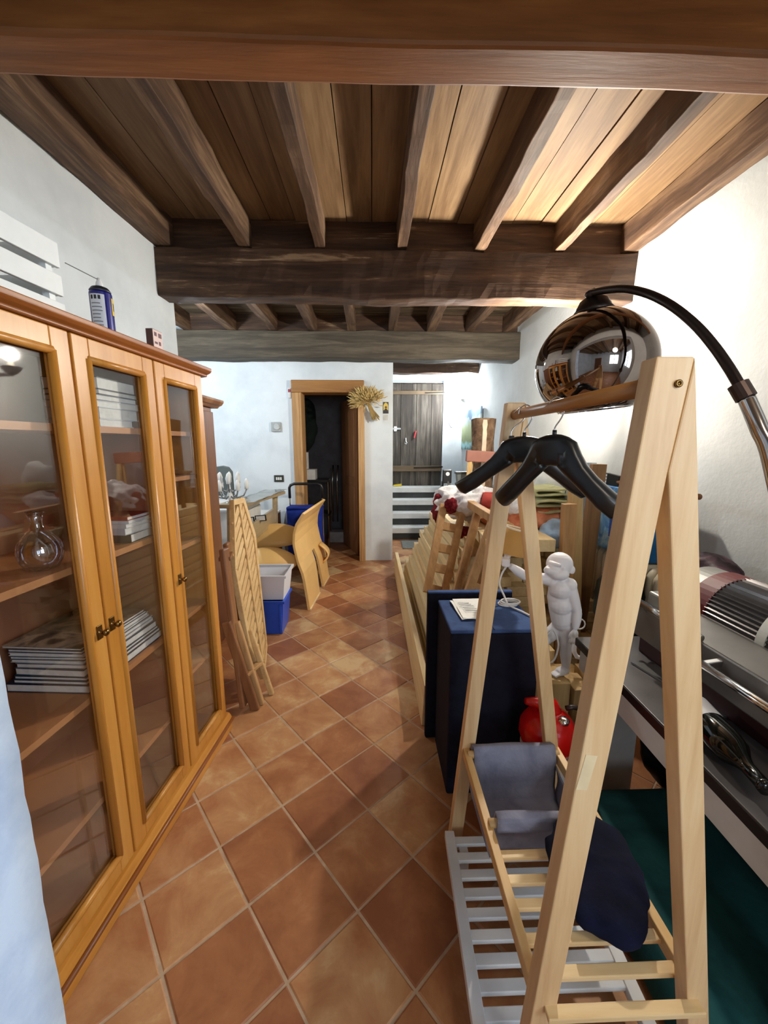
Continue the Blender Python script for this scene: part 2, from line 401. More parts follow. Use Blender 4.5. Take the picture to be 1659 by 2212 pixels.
window('window_1', 0.3, 1.5, -3.2, -3.15, 'x'); window('window_2', 1.88, 1.93, -2.0, -0.7, 'y')
rb = B().box(-1.6, -0.7, -3.1, -3.03, 0, 2.05)
struct('door_3', rb, M_WALNUT, bevel=0.01)

# ceiling: slab, planks, joists, beams
ceil = struct('ceiling', B().box(-2.72, 2.0, -3.25, 7.1, 2.90, 3.0), M_BEAM)
obj('rear_planking', B().box(-2.6, 1.95, -3.1, 1.05, 2.86, 2.9), M_PLANK, ceil)
JX = [-1.315, -0.80, -0.326, 0.192, 0.696, 1.212, 1.67]; JW = [0.12, 0.072, 0.064, 0.062, 0.068, 0.062, 0.09]
for x, wd in zip(JX, JW):
    obj('joist', B().bar((x, 1.1, 2.765), (x, 2.84, 2.765), wd, 0.17, (0, 0, 1), 0, 26, 0.010, 5), M_JOIST, ceil, bevel=0.004)
    obj('joist', B().bar((x*1.0, -3.1, 2.765), (x, 1.1, 2.765), wd, 0.17), M_JOIST, ceil)
xs = -1.46
pi = 0
while xs < 1.80:
    wd = random.uniform(0.145, 0.19)
    dz = random.uniform(-0.004, 0.006)
    obj('plank', B().bar((xs+wd/2, 1.02, 2.862+dz), (xs+wd/2, 2.9, 2.862+dz), wd-0.005, 0.024, (0, 0, 1), 0, 8, 0.002, 3), M_PLANK, ceil)
    xs += wd
for a, b_ in zip(JX[:-1], JX[1:]):
    obj('blocking_board', B().bar((a+0.03, 2.80, 2.765), (b_-0.03, 2.80, 2.765), 0.025, 0.17, (0, 0, 1), 0, 6, 0.004, 5), M_BEAM, ceil)
y = 2.88
while y < 6.9:
    wd = random.uniform(0.09, 0.13)
    obj('plank', B().bar((-2.55, y+wd/2, 2.865), (1.72, y+wd/2, 2.865), wd-0.008, 0.024), M_PLANKX, ceil); y += wd
for x in (-2.02, -1.53, -1.08, -0.65, -0.222, 0.227, 0.646, 1.083, 1.5):
    obj('joist', B().bar((x+random.uniform(-.02, .02), 2.8, 2.765), (x, 4.7, 2.765), 0.085, 0.17, (0, 0, 1), 0, 22, 0.010, 5), M_JOIST, ceil)
for a, b_ in zip([-2.02, -1.53, -1.08, -0.65, -0.222, 0.227, 0.646, 1.083, 1.5], [-1.53, -1.08, -0.65, -0.222, 0.227, 0.646, 1.083, 1.5, 1.66]):
    obj('blocking_board', B().bar((a+0.03, 4.655, 2.765), (b_-0.03, 4.655, 2.765), 0.025, 0.19, (0, 0, 1), 0, 4, 0.003, 5), M_BEAM, ceil)  # boards added to keep the gap above the third beam dark
obj('ceiling_beam', B().bar((-1.5, 1.155, 2.535), (1.82, 1.155, 2.535), 0.115, 0.31, (0, 0, 1), 0, 50, 0.006, 1.6), M_BEAM1, ceil, smooth=False, bevel=0.01, label='warm brown front ceiling beam')
obj('ceiling_beam', B().bar((-1.38, 2.81, 2.525), (1.745, 2.81, 2.525), 0.14, 0.29, (0, 0, 1), 0, 60, 0.014, 4), M_BEAM, ceil, bevel=0.008)
obj('ceiling_beam', B().bar((-2.6, 4.71, 2.535), (1.66, 4.71, 2.535), 0.22, 0.29, (0, 0, 1), 0, 60, 0.014, 3), wood('grey_beam_wood', [(0.2, (40, 35, 28)), (0.5, (70, 62, 50)), (0.8, (108, 98, 82))], 'x', 0.75, 0.9, 0.5), ceil, bevel=0.008)
obj('ceiling_beam', B().bar((0.2, 6.25, 2.65), (1.61, 6.25, 2.65), 0.2, 0.28, (0, 0, 1), 0, 24, 0.014, 4), M_BEAM, ceil, bevel=0.008)

# doorway in the back wall with its frame and the leaf swung inwards
d1 = struct('door_1', B().box(DX0, DX0+0.075, 4.77, 5.02, 0, 2.14).box(DX1-0.045, DX1, 4.77, 5.02, 0, 2.14), M_OLDPINE, bevel=0.006)
obj('lintel', B().box(DX0-0.035, DX1+0.03, 4.755, 5.02, 2.045, 2.185), wood('lintel_wood', [(0.2, (120, 78, 36)), (0.7, (166, 118, 60))], 'x', 0.5, 0.8), d1, bevel=0.008)
obj('architrave', B().box(DX0-0.035, DX0+0.05, 4.765, 4.82, 0, 2.045), M_OLDPINE, d1, bevel=0.006)
obj('architrave', B().box(DX1-0.02, DX1+0.03, 4.765, 4.82, 0, 2.045), M_OLDPINE, d1, bevel=0.006)
lf = obj('door_leaf', B().bar((-0.185, 5.05, 1.02), (-0.42, 5.72, 1.02), 0.04, 2.02), M_TRESTLE, d1, bevel=0.004)
obj('door_panel', B().bar((-0.238, 5.14, 0.55), (-0.405, 5.62, 0.55), 0.012, 0.7), M_TRESTLE, lf, bevel=0.004)
obj('door_panel', B().bar((-0.238, 5.14, 1.45), (-0.405, 5.62, 1.45), 0.012, 0.85), M_TRESTLE, lf, bevel=0.004)

# plank door at the head of the passage steps
M_OLDDOOR = wood('weathered_door_wood', [(0.25, (30, 26, 22)), (0.5, (62, 54, 46)), (0.75, (110, 102, 92))], 'z', 0.8, 0.7, 0.5)
d2 = struct('door_2', B().box(0.345, 1.215, 6.99, 7.03, 0.72, 2.49), M_OLDDOOR)
px = [0.345, 0.49, 0.76, 1.02, 1.215]
for a, b_ in zip(px[:-1], px[1:]): obj('plank', B().box(a+.003, b_-.003, 6.965, 6.99, 0.73, 2.47), M_OLDDOOR, d2, bevel=0.003)
M_BATTEN = wood('batten_wood', [(0.2, (66, 50, 34)), (0.7, (112, 92, 68))], 'x', 0.7)
obj('batten', B().box(0.35, 1.21, 6.935, 6.965, 2.29, 2.35), M_BATTEN, d2, bevel=0.004)
obj('batten', B().box(0.35, 1.21, 6.935, 6.965, 0.98, 1.08), M_BATTEN, d2, bevel=0.004)
M_IRON = plain('dark_iron', (42, 40, 38), 0.5, 0.7)
obj('hinge_strap', B().bar((0.72, 6.93, 1.045), (1.235, 6.93, 1.06), 0.008, 0.022), M_IRON, d2)
obj('hinge_strap', B().bar((0.9, 6.93, 2.315), (1.24, 6.93, 2.325), 0.008, 0.02), M_IRON, d2)
obj('bolt', B().tube([(0.31, 6.945, 1.715), (0.49, 6.945, 1.715)], 0.018).box(0.375, 0.42, 6.93, 6.965, 1.675, 1.755), plain('zinc', (214, 216, 216), 0.35, 0.6), d2)
obj('handle', B().bar((0.755, 6.945, 1.68), (0.725, 6.945, 1.555), 0.025, 0.03, (0, 1, 0)), plain('red_handle', (176, 44, 50), 0.4), d2, bevel=0.006)
obj('hook', B().tube([(0.58, 6.95, 1.56), (0.585, 6.94, 1.50), (0.60, 6.94, 1.48), (0.59, 6.945, 1.455), (0.565, 6.94, 1.47)], 0.007), plain('zinc', (214, 216, 216)), d2)
# passage steps: white noses, dark treads
st = thing('stairs', 'short white and black flight of steps below the plank door', 'steps', (0.8, 6.4, 0))
M_SLATE = plain('dark_slate', (56, 60, 60), 0.35, 0, 0.2)
zz = [0.0, 0.185, 0.37, 0.55, 0.73]; yy = [5.93, 6.17, 6.41, 6.65]
for i in range(4):
    s_ = obj('step', B().box(0.205, 1.575, yy[i], 6.93, zz[i], zz[i+1]-0.085), M_SLATE, st)
    obj('nosing', B().box(0.205, 1.575, yy[i]-0.025, (yy[i+1] if i < 3 else 6.93), zz[i+1]-0.085, zz[i+1]), M_WHITE, s_, bevel=0.006)
single('door_wedge', B().prism([(0.36, 0.735), (0.5, 0.735), (0.5, 0.775), (0.36, 0.755)], 'y', 6.78, 6.84), plain('yellow_paint', (226, 196, 50)), 'small yellow block lying on the top step by the plank door', 'block')
single('door_mat', B().box(0.42, 1.15, 5.35, 5.8, 0.001, 0.014), mat_mix('grey_mat', [(96, 100, 98), (142, 144, 138)], 30), 'grey door mat lying at the foot of the passage steps', 'mat', bevel=0.004)

# ================================================================== LEFT SIDE
# ---- bookcase (built along its own length u, outwards v, up z)
CO = Vector((-0.80, 0.795, 0)); CU = Vector((0.0759, 0.9971, 0)); CV = Vector((0.9971, -0.0759, 0))
CAB = Matrix(((CV.x, CU.x, 0, CO.x), (CV.y, CU.y, 0, CO.y), (0, 0, 1, 0), (0, 0, 0, 1)))
XF = CAB       # local box coords: (v, u, z)
bc = thing('bookcase', 'honey coloured glazed bookcase with three framed glass doors along left wall', 'bookcase', (-0.2, 0.5, 0))
U0, U1, VB, VF = -0.045, 1.045, -0.40, -0.055
obj('side_panel', B().box(VB, VF, U0, U0+0.022, 0.08, 1.755), M_HONEY, bc)
obj('side_panel', B().box(VB, VF, U1-0.022, U1, 0.08, 1.755), M_HONEY, bc)
obj('divider', B().box(VB+.012, VF-.002, 0.685, 0.705, 0.10, 1.745), M_BACK, bc)
obj('back_panel', B().box(VB, VB+0.012, U0+.022, U1-.022, 0.08, 1.755), M_BACK, bc)
obj('top_panel', B().box(VB, VF, U0, U1, 1.745, 1.768), M_HONEYY, bc)
obj('base_panel', B().box(VB, VF, U0, U1, 0.06, 0.1), M_BACK, bc)
pl = obj('plinth', B().box(VB, -0.012, U0-0.01, U1+0.01, 0, 0.072), M_HONEYY, bc, bevel=0.006)
obj('plinth_moulding', B().tube([(-0.008, U0-.012, 0.058), (-0.008, U1+.012, 0.058)], 0.009), M_CORNICE, pl, smooth=True)
obj('plinth_moulding', B().prism([(-0.055, 0.072), (-0.015, 0.072), (-0.026, 0.088), (-0.055, 0.094)], 'y', U0-.008, U1+.008), M_HONEYY, pl)
cp = [(VB, 1.768), (-0.045, 1.745), (-0.022, 1.748), (-0.022, 1.756), (-0.008, 1.762), (0.0, 1.770), (0.0, 1.784), (VB, 1.784)]
obj('cornice', B().prism(cp, 'y', U0-0.03, U1+0.03), M_CORNICE, bc, bevel=0.003)
for z in (1.485, 1.09, 0.685, 0.345):
    obj('shelf', B().box(VB+.012, -0.07, U0+.022, 0.685, z, z+0.02), M_SHELF, bc)
for z in (1.485, 1.30, 1.01, 0.70, 0.44):
    obj('shelf', B().box(VB+.012, -0.07, 0.705, U1-.022, z, z+0.018), M_SHELF, bc)
def cab_door(u0, u1, knob_u, kz, key):
    z0, z1, s = 0.098, 1.745, 0.058
    d = obj('door', B().box(-0.054, -0.03, u0, u0+s, z0, z1).box(-0.054, -0.03, u1-s, u1, z0, z1)
            .box(-0.054, -0.03, u0+s, u1-s, z0, z0+0.062).box(-0.054, -0.03, u0+s, u1-s, z1-0.062, z1), M_HONEY, bc, bevel=0.003)
    a, b_, c, e = u0+s-0.004, u1-s+0.004, z0+0.058, z1-0.058
    m = B(); k = 0.011
    for q in (((a, c), (b_, c)), ((a, e), (b_, e)), ((a, c), (a, e)), ((b_, c), (b_, e))):
        m.tube([(-0.034, q[0][0], q[0][1]), (-0.034, q[1][0], q[1][1])], k, 8)
    obj('glazing_bead', m, M_HONEY, d, smooth=True)
    obj('pane', B().box(-0.047, -0.043, a, b_, c, e), M_PANE, d)
    kn = B().lathe([(0.012, 0), (0.012, 0.002), (0.005, 0.004), (0.005, 0.014), (0.010, 0.018), (0.011, 0.023), (0.006, 0.028)], (-0.03, knob_u, kz), 12, Ry(PI/2))
    ke = B().box(-0.031, -0.027, knob_u-0.011, knob_u+0.011, kz-0.022, kz+0.022)
    obj('escutcheon', ke, M_BRASS, d, bevel=0.003); obj('knob', kn, M_BRASS, d, smooth=True)
cab_door(-0.04, 0.333, 0.309, 0.905, 1); cab_door(0.341, 0.690, 0.360, 0.908, 1); cab_door(0.699, 1.032, 0.735, 0.918, 1)

COV = [(28, 40, 66), (190, 196, 200), (40, 42, 46), (214, 216, 216), (150, 40, 34), (86, 96, 110), (24, 60, 80), (196, 190, 176), (60, 58, 66)]
def book(u0, u1, v0, v1, z0, t, ci, label, group=None, spine='u', rot=0.0, cat='book', cov=None):
    global XF
    keep = XF
    cu_, cv_ = (u0+u1)/2, (v0+v1)/2
    XF = keep @ Matrix.Translation((cv_, cu_, 0)) @ Matrix.Rotation(rot, 4, 'Z') @ Matrix.Translation((-cv_, -cu_, 0))
    e = min(0.0022, t*0.16)
    c = B().box(v0, v1, u0, u1, z0, z0+e).box(v0, v1, u0, u1, z0+t-e, z0+t)
    if spine == 'none': pass
    elif spine == 'u': c.box(v0, v1, u0, u0+e, z0+e, z0+t-e)
    else: c.box(v0, v0+e, u0, u1, z0+e, z0+t-e)
    m = plain('cover_%d' % ci, COV[ci], 0.4, 0, 0.05) if cov is None else cov
    o = single('book', c, m, label, cat, group)
    obj('pages', B().box(v0+(.003 if spine == 'u' else e), v1-.003, u0+(e if spine == 'u' else .003), u1-.003, z0+e, z0+t-e), M_PAGES, o)
    XF = keep
z = 1.506
names = ['thin white booklet at the bottom of the top-shelf pile', 'thick white-edged book second from bottom in top-shelf pile', 'pale book third from bottom in top-shelf pile',
         'slim grey volume fourth from bottom in top-shelf pile', 'slim dark-covered volume second from top in top-shelf pile', 'dark-covered book lying on top of the top-shelf pile']
for (t, ci, du), nm in zip([(0.024, 3, -0.03), (0.036, 1, 0.0), (0.020, 3, 0.01), (0.018, 5, 0.0), (0.016, 8, 0.01), (0.036, 2, 0.0)], names):
    book(0.482, 0.665+du, -0.26, -0.085, z, t, ci, nm, 'books piled on the top bookcase shelf', 'v', random.uniform(-.05, .05)); z += t
z = 1.111
for (t, ci), nm in zip([(0.030, 2), (0.024, 1), (0.014, 3), (0.011, 3), (0.014, 4)],
        ['dark blue book at the bottom of the second-shelf pile', 'grey-white hardback second in the second-shelf pile', 'white paperback in the middle of the second-shelf pile',
         'thin white paperback under the red one on second shelf', 'red-spined paperback topmost on the second shelf pile']):
    book(0.548+random.uniform(-.004, .008), 0.682, -0.27, -0.088, z, t, ci, nm, 'books piled on the second bookcase shelf', 'u', random.uniform(-.06, .06)); z += t
M_ART = mat_mix('art_cover', [(24, 22, 34), (70, 56, 48), (150, 130, 110), (30, 34, 66)], 9, 0.3, 0.02)
M_ART2 = mat_mix('figured_cover', [(70, 66, 70), (128, 112, 98), (206, 206, 206), (96, 90, 90)], 9, 0.3, 0.02)
z = 0.706
stack3 = [(0.027, 0, 0.0, 'thick dark blue art book at the bottom of the big magazine pile'), (0.013, 0, 0.025, 'dark navy volume second from bottom in the magazine pile'),
          (0.011, 6, 0.028, 'thin teal-covered volume third from bottom in magazine pile'), (0.024, 6, 0.032, 'thick white-paged teal hardback in the magazine pile'),
          (0.016, 5, 0.035, 'slate covered book above the thick teal hardback'), (0.010, 1, 0.02, 'pale grey magazine in the middle of the pile'),
          (0.010, 6, 0.015, 'teal edged magazine fourth from top of the pile'), (0.010, 3, 0.012, 'white magazine third from top of the pile'),
          (0.010, 0, 0.008, 'navy magazine just under the top picture magazine'), (0.008, 2, -0.012, 'glossy dark picture magazine topmost on the third shelf pile')]
for k, (t, ci, dv, nm) in enumerate(stack3):
    o = book(0.303+0.002*k, 0.677-0.007*k, -0.345+dv, -0.085-0.002*k, z, t, ci, nm, 'magazines piled on the third shelf', 'none', random.uniform(-.02, .02), 'magazine', M_ART if k == 9 else None); z += t
# cut glass decanter
mg = mat_glass('cut_glass', (236, 236, 240), 0.7, 0.05); n_, l_ = mg.node_tree.nodes, mg.node_tree.links
vo = n_.new('ShaderNodeTexVoronoi'); vo.inputs['Scale'].default_value = 110; tc = n_.new('ShaderNodeTexCoord'); l_.new(tc.outputs['Object'], vo.inputs['Vector'])
bp_ = n_.new('ShaderNodeBump'); bp_.inputs['Strength'].default_value = 1.0; bp_.inputs['Distance'].default_value = 0.006; l_.new(vo.outputs['Distance'], bp_.inputs['Height'])
for q in n_:
    if q.bl_idname == 'ShaderNodeBsdfGlossy' or q.bl_idname == 'ShaderNodeLayerWeight': l_.new(bp_.outputs[0], q.inputs['Normal'])
dp = [(0.022, 0), (0.038, 0.006), (0.050, 0.03), (0.053, 0.05), (0.048, 0.075), (0.032, 0.098), (0.018, 0.112), (0.014, 0.125), (0.015, 0.14), (0.019, 0.155)]
dc = single('decanter', B().lathe(dp, (-0.13, 0.265, 1.111), 24), mg, 'round cut glass decanter standing on the second bookcase shelf', 'decanter', smooth=True)
obj('rim', B().lathe([(0.019, 0.155), (0.022, 0.158), (0.020, 0.162), (0.016, 0.158)], (-0.13, 0.265, 1.111), 18), mg, dc, smooth=True)

# on top of the bookcase: slatted crate, spray can, small box
ZT = 1.7845
cr = thing('slatted_crate', 'white slatted wooden crate standing on top of the bookcase', 'crate', (-0.25, 0.2, ZT))
for z0, z1 in ((0.0, 0.066), (0.086, 0.142), (0.162, 0.228)):
    obj('slat', B().box(-0.137, -0.125, -0.08, 0.452, ZT+z0, ZT+z1), M_WHITEWOOD, cr, bevel=0.002)
    obj('slat', B().box(-0.385, -0.373, -0.08, 0.452, ZT+z0, ZT+z1), M_WHITEWOOD, cr, bevel=0.002)
    obj('end_slat', B().box(-0.373, -0.137, 0.435, 0.447, ZT+z0, ZT+z1), M_WHITEWOOD, cr, bevel=0.002)
obj('corner_post', B().box(-0.157, -0.137, 0.415, 0.435, ZT, ZT+0.225), M_WHITEWOOD, cr)
obj('corner_post', B().box(-0.373, -0.353, 0.415, 0.435, ZT, ZT+0.225), M_WHITEWOOD, cr)
obj('bottom_board', B().box(-0.373, -0.137, -0.07, 0.435, ZT+0.002, ZT+0.012), M_WHITEWOOD, cr)

def cyl_patch(c, r, a0, a1, z0, z1, th=0.0006, n=10):
    b = B(); rings = []
    for i in range(n+1):
        a = a0+(a1-a0)*i/n; rings.append([(c[0]+rr*math.cos(a), c[1]+rr*math.sin(a), z) for rr, z in ((r, z0), (r+th, z0), (r+th, z1), (r, z1))])
    return b.loft(rings)
cc = (-0.135, 0.613); CR = 0.032
M_CAN = plain('can_blue', (24, 26, 112), 0.3, 0.2, 0.03)
can = single('spray_can', B().lathe([(0.029, 0), (CR, 0.004), (CR, 0.150), (0.029, 0.156)], (cc[0], cc[1], ZT), 28), M_CAN, 'blue and white spray lubricant can standing on top of the bookcase', 'spray can', smooth=False)
obj('shoulder', B().lathe([(0.030, 0.154), (0.031, 0.158), (0.024, 0.168), (0.014, 0.172)], (cc[0], cc[1], ZT), 24), plain('can_steel', (70, 72, 80), 0.35, 0.7), can, smooth=True)
obj('nozzle', B().lathe([(0.011, 0.171), (0.010, 0.182), (0.006, 0.192), (0.005, 0.198)], (cc[0], cc[1], ZT), 14), M_WHITE, can, smooth=True)
obj('straw', B().tube([(cc[0], cc[1], ZT+0.193), (cc[0], cc[1]-0.13, ZT+0.19)], 0.0014, 6), plain('straw_grey', (110, 112, 112)), can)
aw = -1.25
lb = obj('label_panel', cyl_patch(cc, CR, aw-0.75, aw+0.62, ZT+0.006, ZT+0.142), plain('label_white', (214, 216, 222), 0.4, 0, 0.02), can)
for i in range(3):
    obj('warning_symbol', cyl_patch(cc, CR+.0006, aw-0.62+i*0.34, aw-0.40+i*0.34, ZT+0.126, ZT+0.138, 0.0004, 4), plain('symbol_dark', (40, 40, 44)), lb)
tl = B()
for i in range(9):
    r0 = random.uniform(0.2, 0.52); zq = ZT+0.112-i*0.011
    tl_ = cyl_patch(cc, CR+.0006, aw-0.62, aw-0.62+0.55+r0, zq, zq+0.003, 0.0003, 6)
    me_ = bpy.data.meshes.new('tmp'); tl_.bm.to_mesh(me_); tl.bm.from_mesh(me_); tl_.bm.free(); bpy.data.meshes.remove(me_)
obj('small_print', tl, plain('print_grey', (120, 122, 128)), lb, kind='stuff')
yl = obj('yellow_shield', cyl_patch(cc, CR, 0.1, 1.0, ZT+0.085, ZT+0.138), plain('shield_yellow', (246, 206, 40), 0.4), can)
obj('dark_lettering', cyl_patch(cc, CR+.0006, 0.28, 0.9, ZT+0.10, ZT+0.124, 0.0004), M_CAN, yl)
mb = thing('small_box', 'small brown and pink printed carton at far end of the bookcase top', 'box', (-0.095, 0.82, ZT))
obj('carton', B().box(-0.108, -0.082, 0.791, 0.852, ZT, ZT+0.094), plain('carton_brown', (92, 62, 56), 0.5), mb, bevel=0.001)
fp = obj('printed_face', B().box(-0.082, -0.0812, 0.793, 0.850, ZT+0.002, ZT+0.092), plain('carton_pink', (212, 184, 178), 0.5), mb)
for (ua, ub, za, zb) in ((0.825, 0.838, 0.04, 0.054), (0.80, 0.815, 0.07, 0.084), (0.825, 0.845, 0.068, 0.084), (0.80, 0.81, 0.01, 0.03), (0.82, 0.845, 0.01, 0.022), (0.80, 0.818, 0.042, 0.05)):
    obj('print_mark', B().box(-0.0812, -0.0808, ua, ub, ZT+za, ZT+zb), plain('print_dark', (96, 60, 66)), fp)
XF = Matrix.Identity(4)

# ---- brown wardrobe beyond the bookcase
wd = thing('wardrobe', 'plain brown wardrobe with moulded cornice behind the bookcase', 'wardrobe', (-1.24, 2.45, 0))
obj('body', B().box(-1.34, -1.125, 2.0, 2.86, 0.0, 1.70), M_WALNUT, wd, bevel=0.004)
obj('door', B().box(-1.125, -1.105, 2.02, 2.425, 0.08, 1.67), M_WALNUT, wd, bevel=0.003); obj('door', B().box(-1.125, -1.105, 2.435, 2.84, 0.08, 1.67), M_WALNUT, wd, bevel=0.003)
obj('cornice', B().prism([(-1.34, 1.70), (-1.10, 1.70), (-1.085, 1.715), (-1.07, 1.72), (-1.055, 1.74), (-1.055, 1.755), (-1.34, 1.755)], 'y', 1.97, 2.92), M_TRESTLE, wd, bevel=0.003)

# ---- reddish folded trestle and slatted board leaning at the end of the bookcase
tr = thing('folded_trestle', 'reddish brown folded wooden trestle leaning beside the bookcase end', 'trestle', (-0.78, 2.0, 0))
obj('side_board', B().bar((-0.80, 2.07, 0.90), (-0.715, 1.98, 0.03), 0.03, 0.075, (0, 1, 0)), M_TRESTLE, tr, bevel=0.008)
obj('side_board', B().bar((-0.83, 2.2, 0.90), (-0.745, 2.2, 0.03), 0.03, 0.07, (0, 1, 0)), M_TRESTLE, tr, bevel=0.008)
obj('cross_piece', B().bar((-0.80, 2.07, 0.84), (-0.83, 2.2, 0.84), 0.06, 0.02), M_TRESTLE, tr)
t2 = thing('folded_table_legs', 'short pair of pale brown table legs propped before the slatted board', 'table legs', (-0.7, 2.02, 0))
obj('leg', B().bar((-0.783, 1.985, 0.52), (-0.655, 1.985, 0.0), 0.05, 0.028, (0, 1, 0)), M_TRESTLE, t2, bevel=0.006)
obj('leg', B().bar((-0.745, 2.03, 0.50), (-0.635, 2.03, 0.0), 0.035, 0.028, (0, 1, 0)), M_OLDPINE, t2, bevel=0.006)
obj('leg', B().bar((-0.70, 2.10, 0.42), (-0.600, 2.12, 0.0), 0.03, 0.026, (0, 1, 0)), M_TEAK, t2, bevel=0.006)
obj('cross_bar', B().bar((-0.70, 1.98, 0.21), (-0.645, 2.13, 0.21), 0.035, 0.02), M_OLDPINE, t2, bevel=0.004)
lbd = thing('slatted_table_top', 'pale slatted garden table top with cut corners leaning on edge', 'table top', (-0.7, 2.3, 0.06))
def LP(y, z, o=0.0):       # point on the leaning plane, o = out of it
    n = Vector((1, 0, 0.18)).normalized(); return Vector((-0.645-0.18*z, y, z)) + n*o
poly = [(2.363, 1.122), (2.13, 0.76), (2.06, 0.34), (2.154, 0.075), (2.319, 0.20), (2.597, 0.854), (2.55, 1.11)]
cen = (sum(p[0] for p in poly)/7, sum(p[1] for p in poly)/7)
for i in range(7):
    a, b_ = poly[i], poly[(i+1) % 7]
    ka = [(p[0]+(cen[0]-p[0])*0.16, p[1]+(cen[1]-p[1])*0.07) for p in (a, b_)]
    obj('frame_piece', B().loft([[LP(*a, -0.016), LP(*b_, -0.016), LP(*ka[1], -0.016), LP(*ka[0], -0.016)], [LP(*a, 0.016), LP(*b_, 0.016), LP(*ka[1], 0.016), LP(*ka[0], 0.016)]]), M_TEAK, lbd, bevel=0.003)
obj('centre_batten', B().bar(LP(2.45, 1.09, 0.003), LP(2.20, 0.17, 0.003), 0.026, 0.022, (1, 0, .18)), M_TEAK, lbd)
def inside(y, z):
    c = False; n = len(poly)
    for i in range(n):
        (y1, z1), (y2, z2) = poly[i], poly[(i+1) % n]
        if (z1 > z) != (z2 > z) and y < (y2-y1)*(z-z1)/(z2-z1)+y1: c = not c
    return c
for k in range(16):
    t = k/15; zc = 1.06-0.92*t; yc = 2.45-0.25*(1.09-zc)/0.92
    for sgn in (-1, 1):
        L = 0.012; p0 = (yc+sgn*0.012, zc); best = None
        while inside(p0[0]+sgn*L, p0[1]+sgn*L*0.55) and L < 0.26: L += 0.006; best = L
        if best and best > 0.03:
            obj('slat', B().bar(LP(p0[0], p0[1]), LP(p0[0]+sgn*(best-0.02), p0[1]+sgn*(best-0.02)*0.55), 0.038, 0.014, (1, 0, .18)), M_TEAK, lbd, bevel=0.002)

# ---- plastic bins
def open_bin(name, x0, x1, y0, y1, z0, z1, taper, mat, label, cat, rim=0.012, th=0.004):
    t = taper
    b = B()
    def ring(e, z): 
        k = t*(z1-z)/(z1-z0)
        return [(x0+k-e, y0+k-e, z), (x1-k+e, y0+k-e, z), (x1-k+e, y1-k+e, z), (x0+k-e, y1-k+e, z)]
    b.loft([ring(0, z0), ring(0, z1), ring(-th, z1), ring(-th, z0+th)])
    o = single(name, b, mat, label, cat, bevel=0.004)
    r = B().loft([ring(0, z1-0.02), ring(rim, z1-0.018), ring(rim, z1+0.002), ring(-th, z1+0.002), ring(-th, z1-0.02)], close=False, caps=False)
    obj('rim', r, mat, o); return o
M_BIN = plain('blue_plastic', (30, 84, 206), 0.35, 0, 0.04)
mt, n_, l_, b_ = base('milky_plastic', 0.35); b_.inputs['Base Color'].default_value = lin((238, 241, 248)); b_.inputs['Transmission Weight'].default_value = 0.1; b_.inputs['Roughness'].default_value = 0.5
ob = open_bin('blue_bin', -0.98, -0.685, 2.85, 3.12, 0.002, 0.275, 0.02, M_BIN, 'bright blue plastic bin on the floor by the slatted table top', 'bin')
obj('corner_rib', B().box(-0.72, -0.70, 2.846, 2.862, 0.02, 0.25), M_BIN, ob, bevel=0.004)
open_bin('milky_tub', -1.0, -0.665, 2.855, 3.14, 0.277, 0.475, 0.022, mt, 'translucent white plastic tub stacked on the blue bin', 'tub')

# ---- bent plywood chairs
pc = thing('plywood_chair', 'bent plywood chair of curved tan panels tipped forward on two legs', 'chair', (-0.6, 3.75, 0))
prof = [(-0.571, 0.0), (-0.59, 0.16), (-0.612, 0.318), (-0.655, 0.444), (-0.684, 0.60), (-0.676, 0.70), (-0.652, 0.775), (-0.590, 0.87)]
def pf(t):
    t = t*(len(prof)-1); i = min(int(t), len(prof)-2); f_ = t-i; return (prof[i][0]*(1-f_)+prof[i+1][0]*f_, prof[i][1]*(1-f_)+prof[i+1][1]*f_)
def panel(y0f, y1f, t0, t1):
    return lambda u, v: (lambda P, a, b_: (P[0]+0.075*((a+(b_-a)*v)-3.31)/0.9, a+(b_-a)*v, P[1]))(pf(t0+(t1-t0)*u), y0f(t0+(t1-t0)*u), y1f(t0+(t1-t0)*u))
bk = B().sheet(panel(lambda t: 3.31, lambda t: 4.2, 0.40, 1.0), 16, 14, 0.022)
bkp = obj('back_panel', bk, M_PLY, pc, smooth=False, bevel=0.003)
obj('leg', B().sheet(panel(lambda t: 3.31, lambda t: 3.72+0.05*(t/0.4), 0.0, 0.405), 8, 4, 0.022), M_PLY, pc)
obj('leg', B().sheet(panel(lambda t: 3.90-0.05*(t/0.4), lambda t: 4.2, 0.0, 0.405), 8, 4, 0.022), M_PLY, pc)
obj('foot_strip', B().bar((-0.567, 3.31, 0.006), (-0.536, 3.72, 0.006), 0.03, 0.012), M_PLYEDGE, pc)
obj('foot_strip', B().bar((-0.520, 3.90, 0.006), (-0.497, 4.2, 0.006), 0.03, 0.012), M_PLYEDGE, pc)
def tongue(yc, zc, L, wdt, curl):
    def fn(u, v):
        x = -0.615-0.06*(1-u) - L*u; s = (v-0.5)*2
        hw = wdt*math.sqrt(max(0.02, 1-(1-u)**2.2)) if u < 1 else wdt
        return (x, yc+s*hw, zc + curl*(s*s-0.4)*(-1)*hw*1.2 + 0.04*math.sin(u*PI))
    return B().sheet(fn, 14, 12, 0.016)
obj('seat_shell', tongue(3.42, 0.42, 0.5, 0.19, 1.0), M_PLY, pc, smooth=True)
obj('seat_shell', tongue(3.86, 0.55, 0.55, 0.20, 0.9), M_PLY, pc, smooth=True)
obj('scroll', B().sheet(lambda u, v: (-0.56+0.09*math.sin(u*PI*0.9), 4.0+0.13*v, 0.42-0.2*u), 8, 4, 0.016), M_PLY, pc, smooth=True)

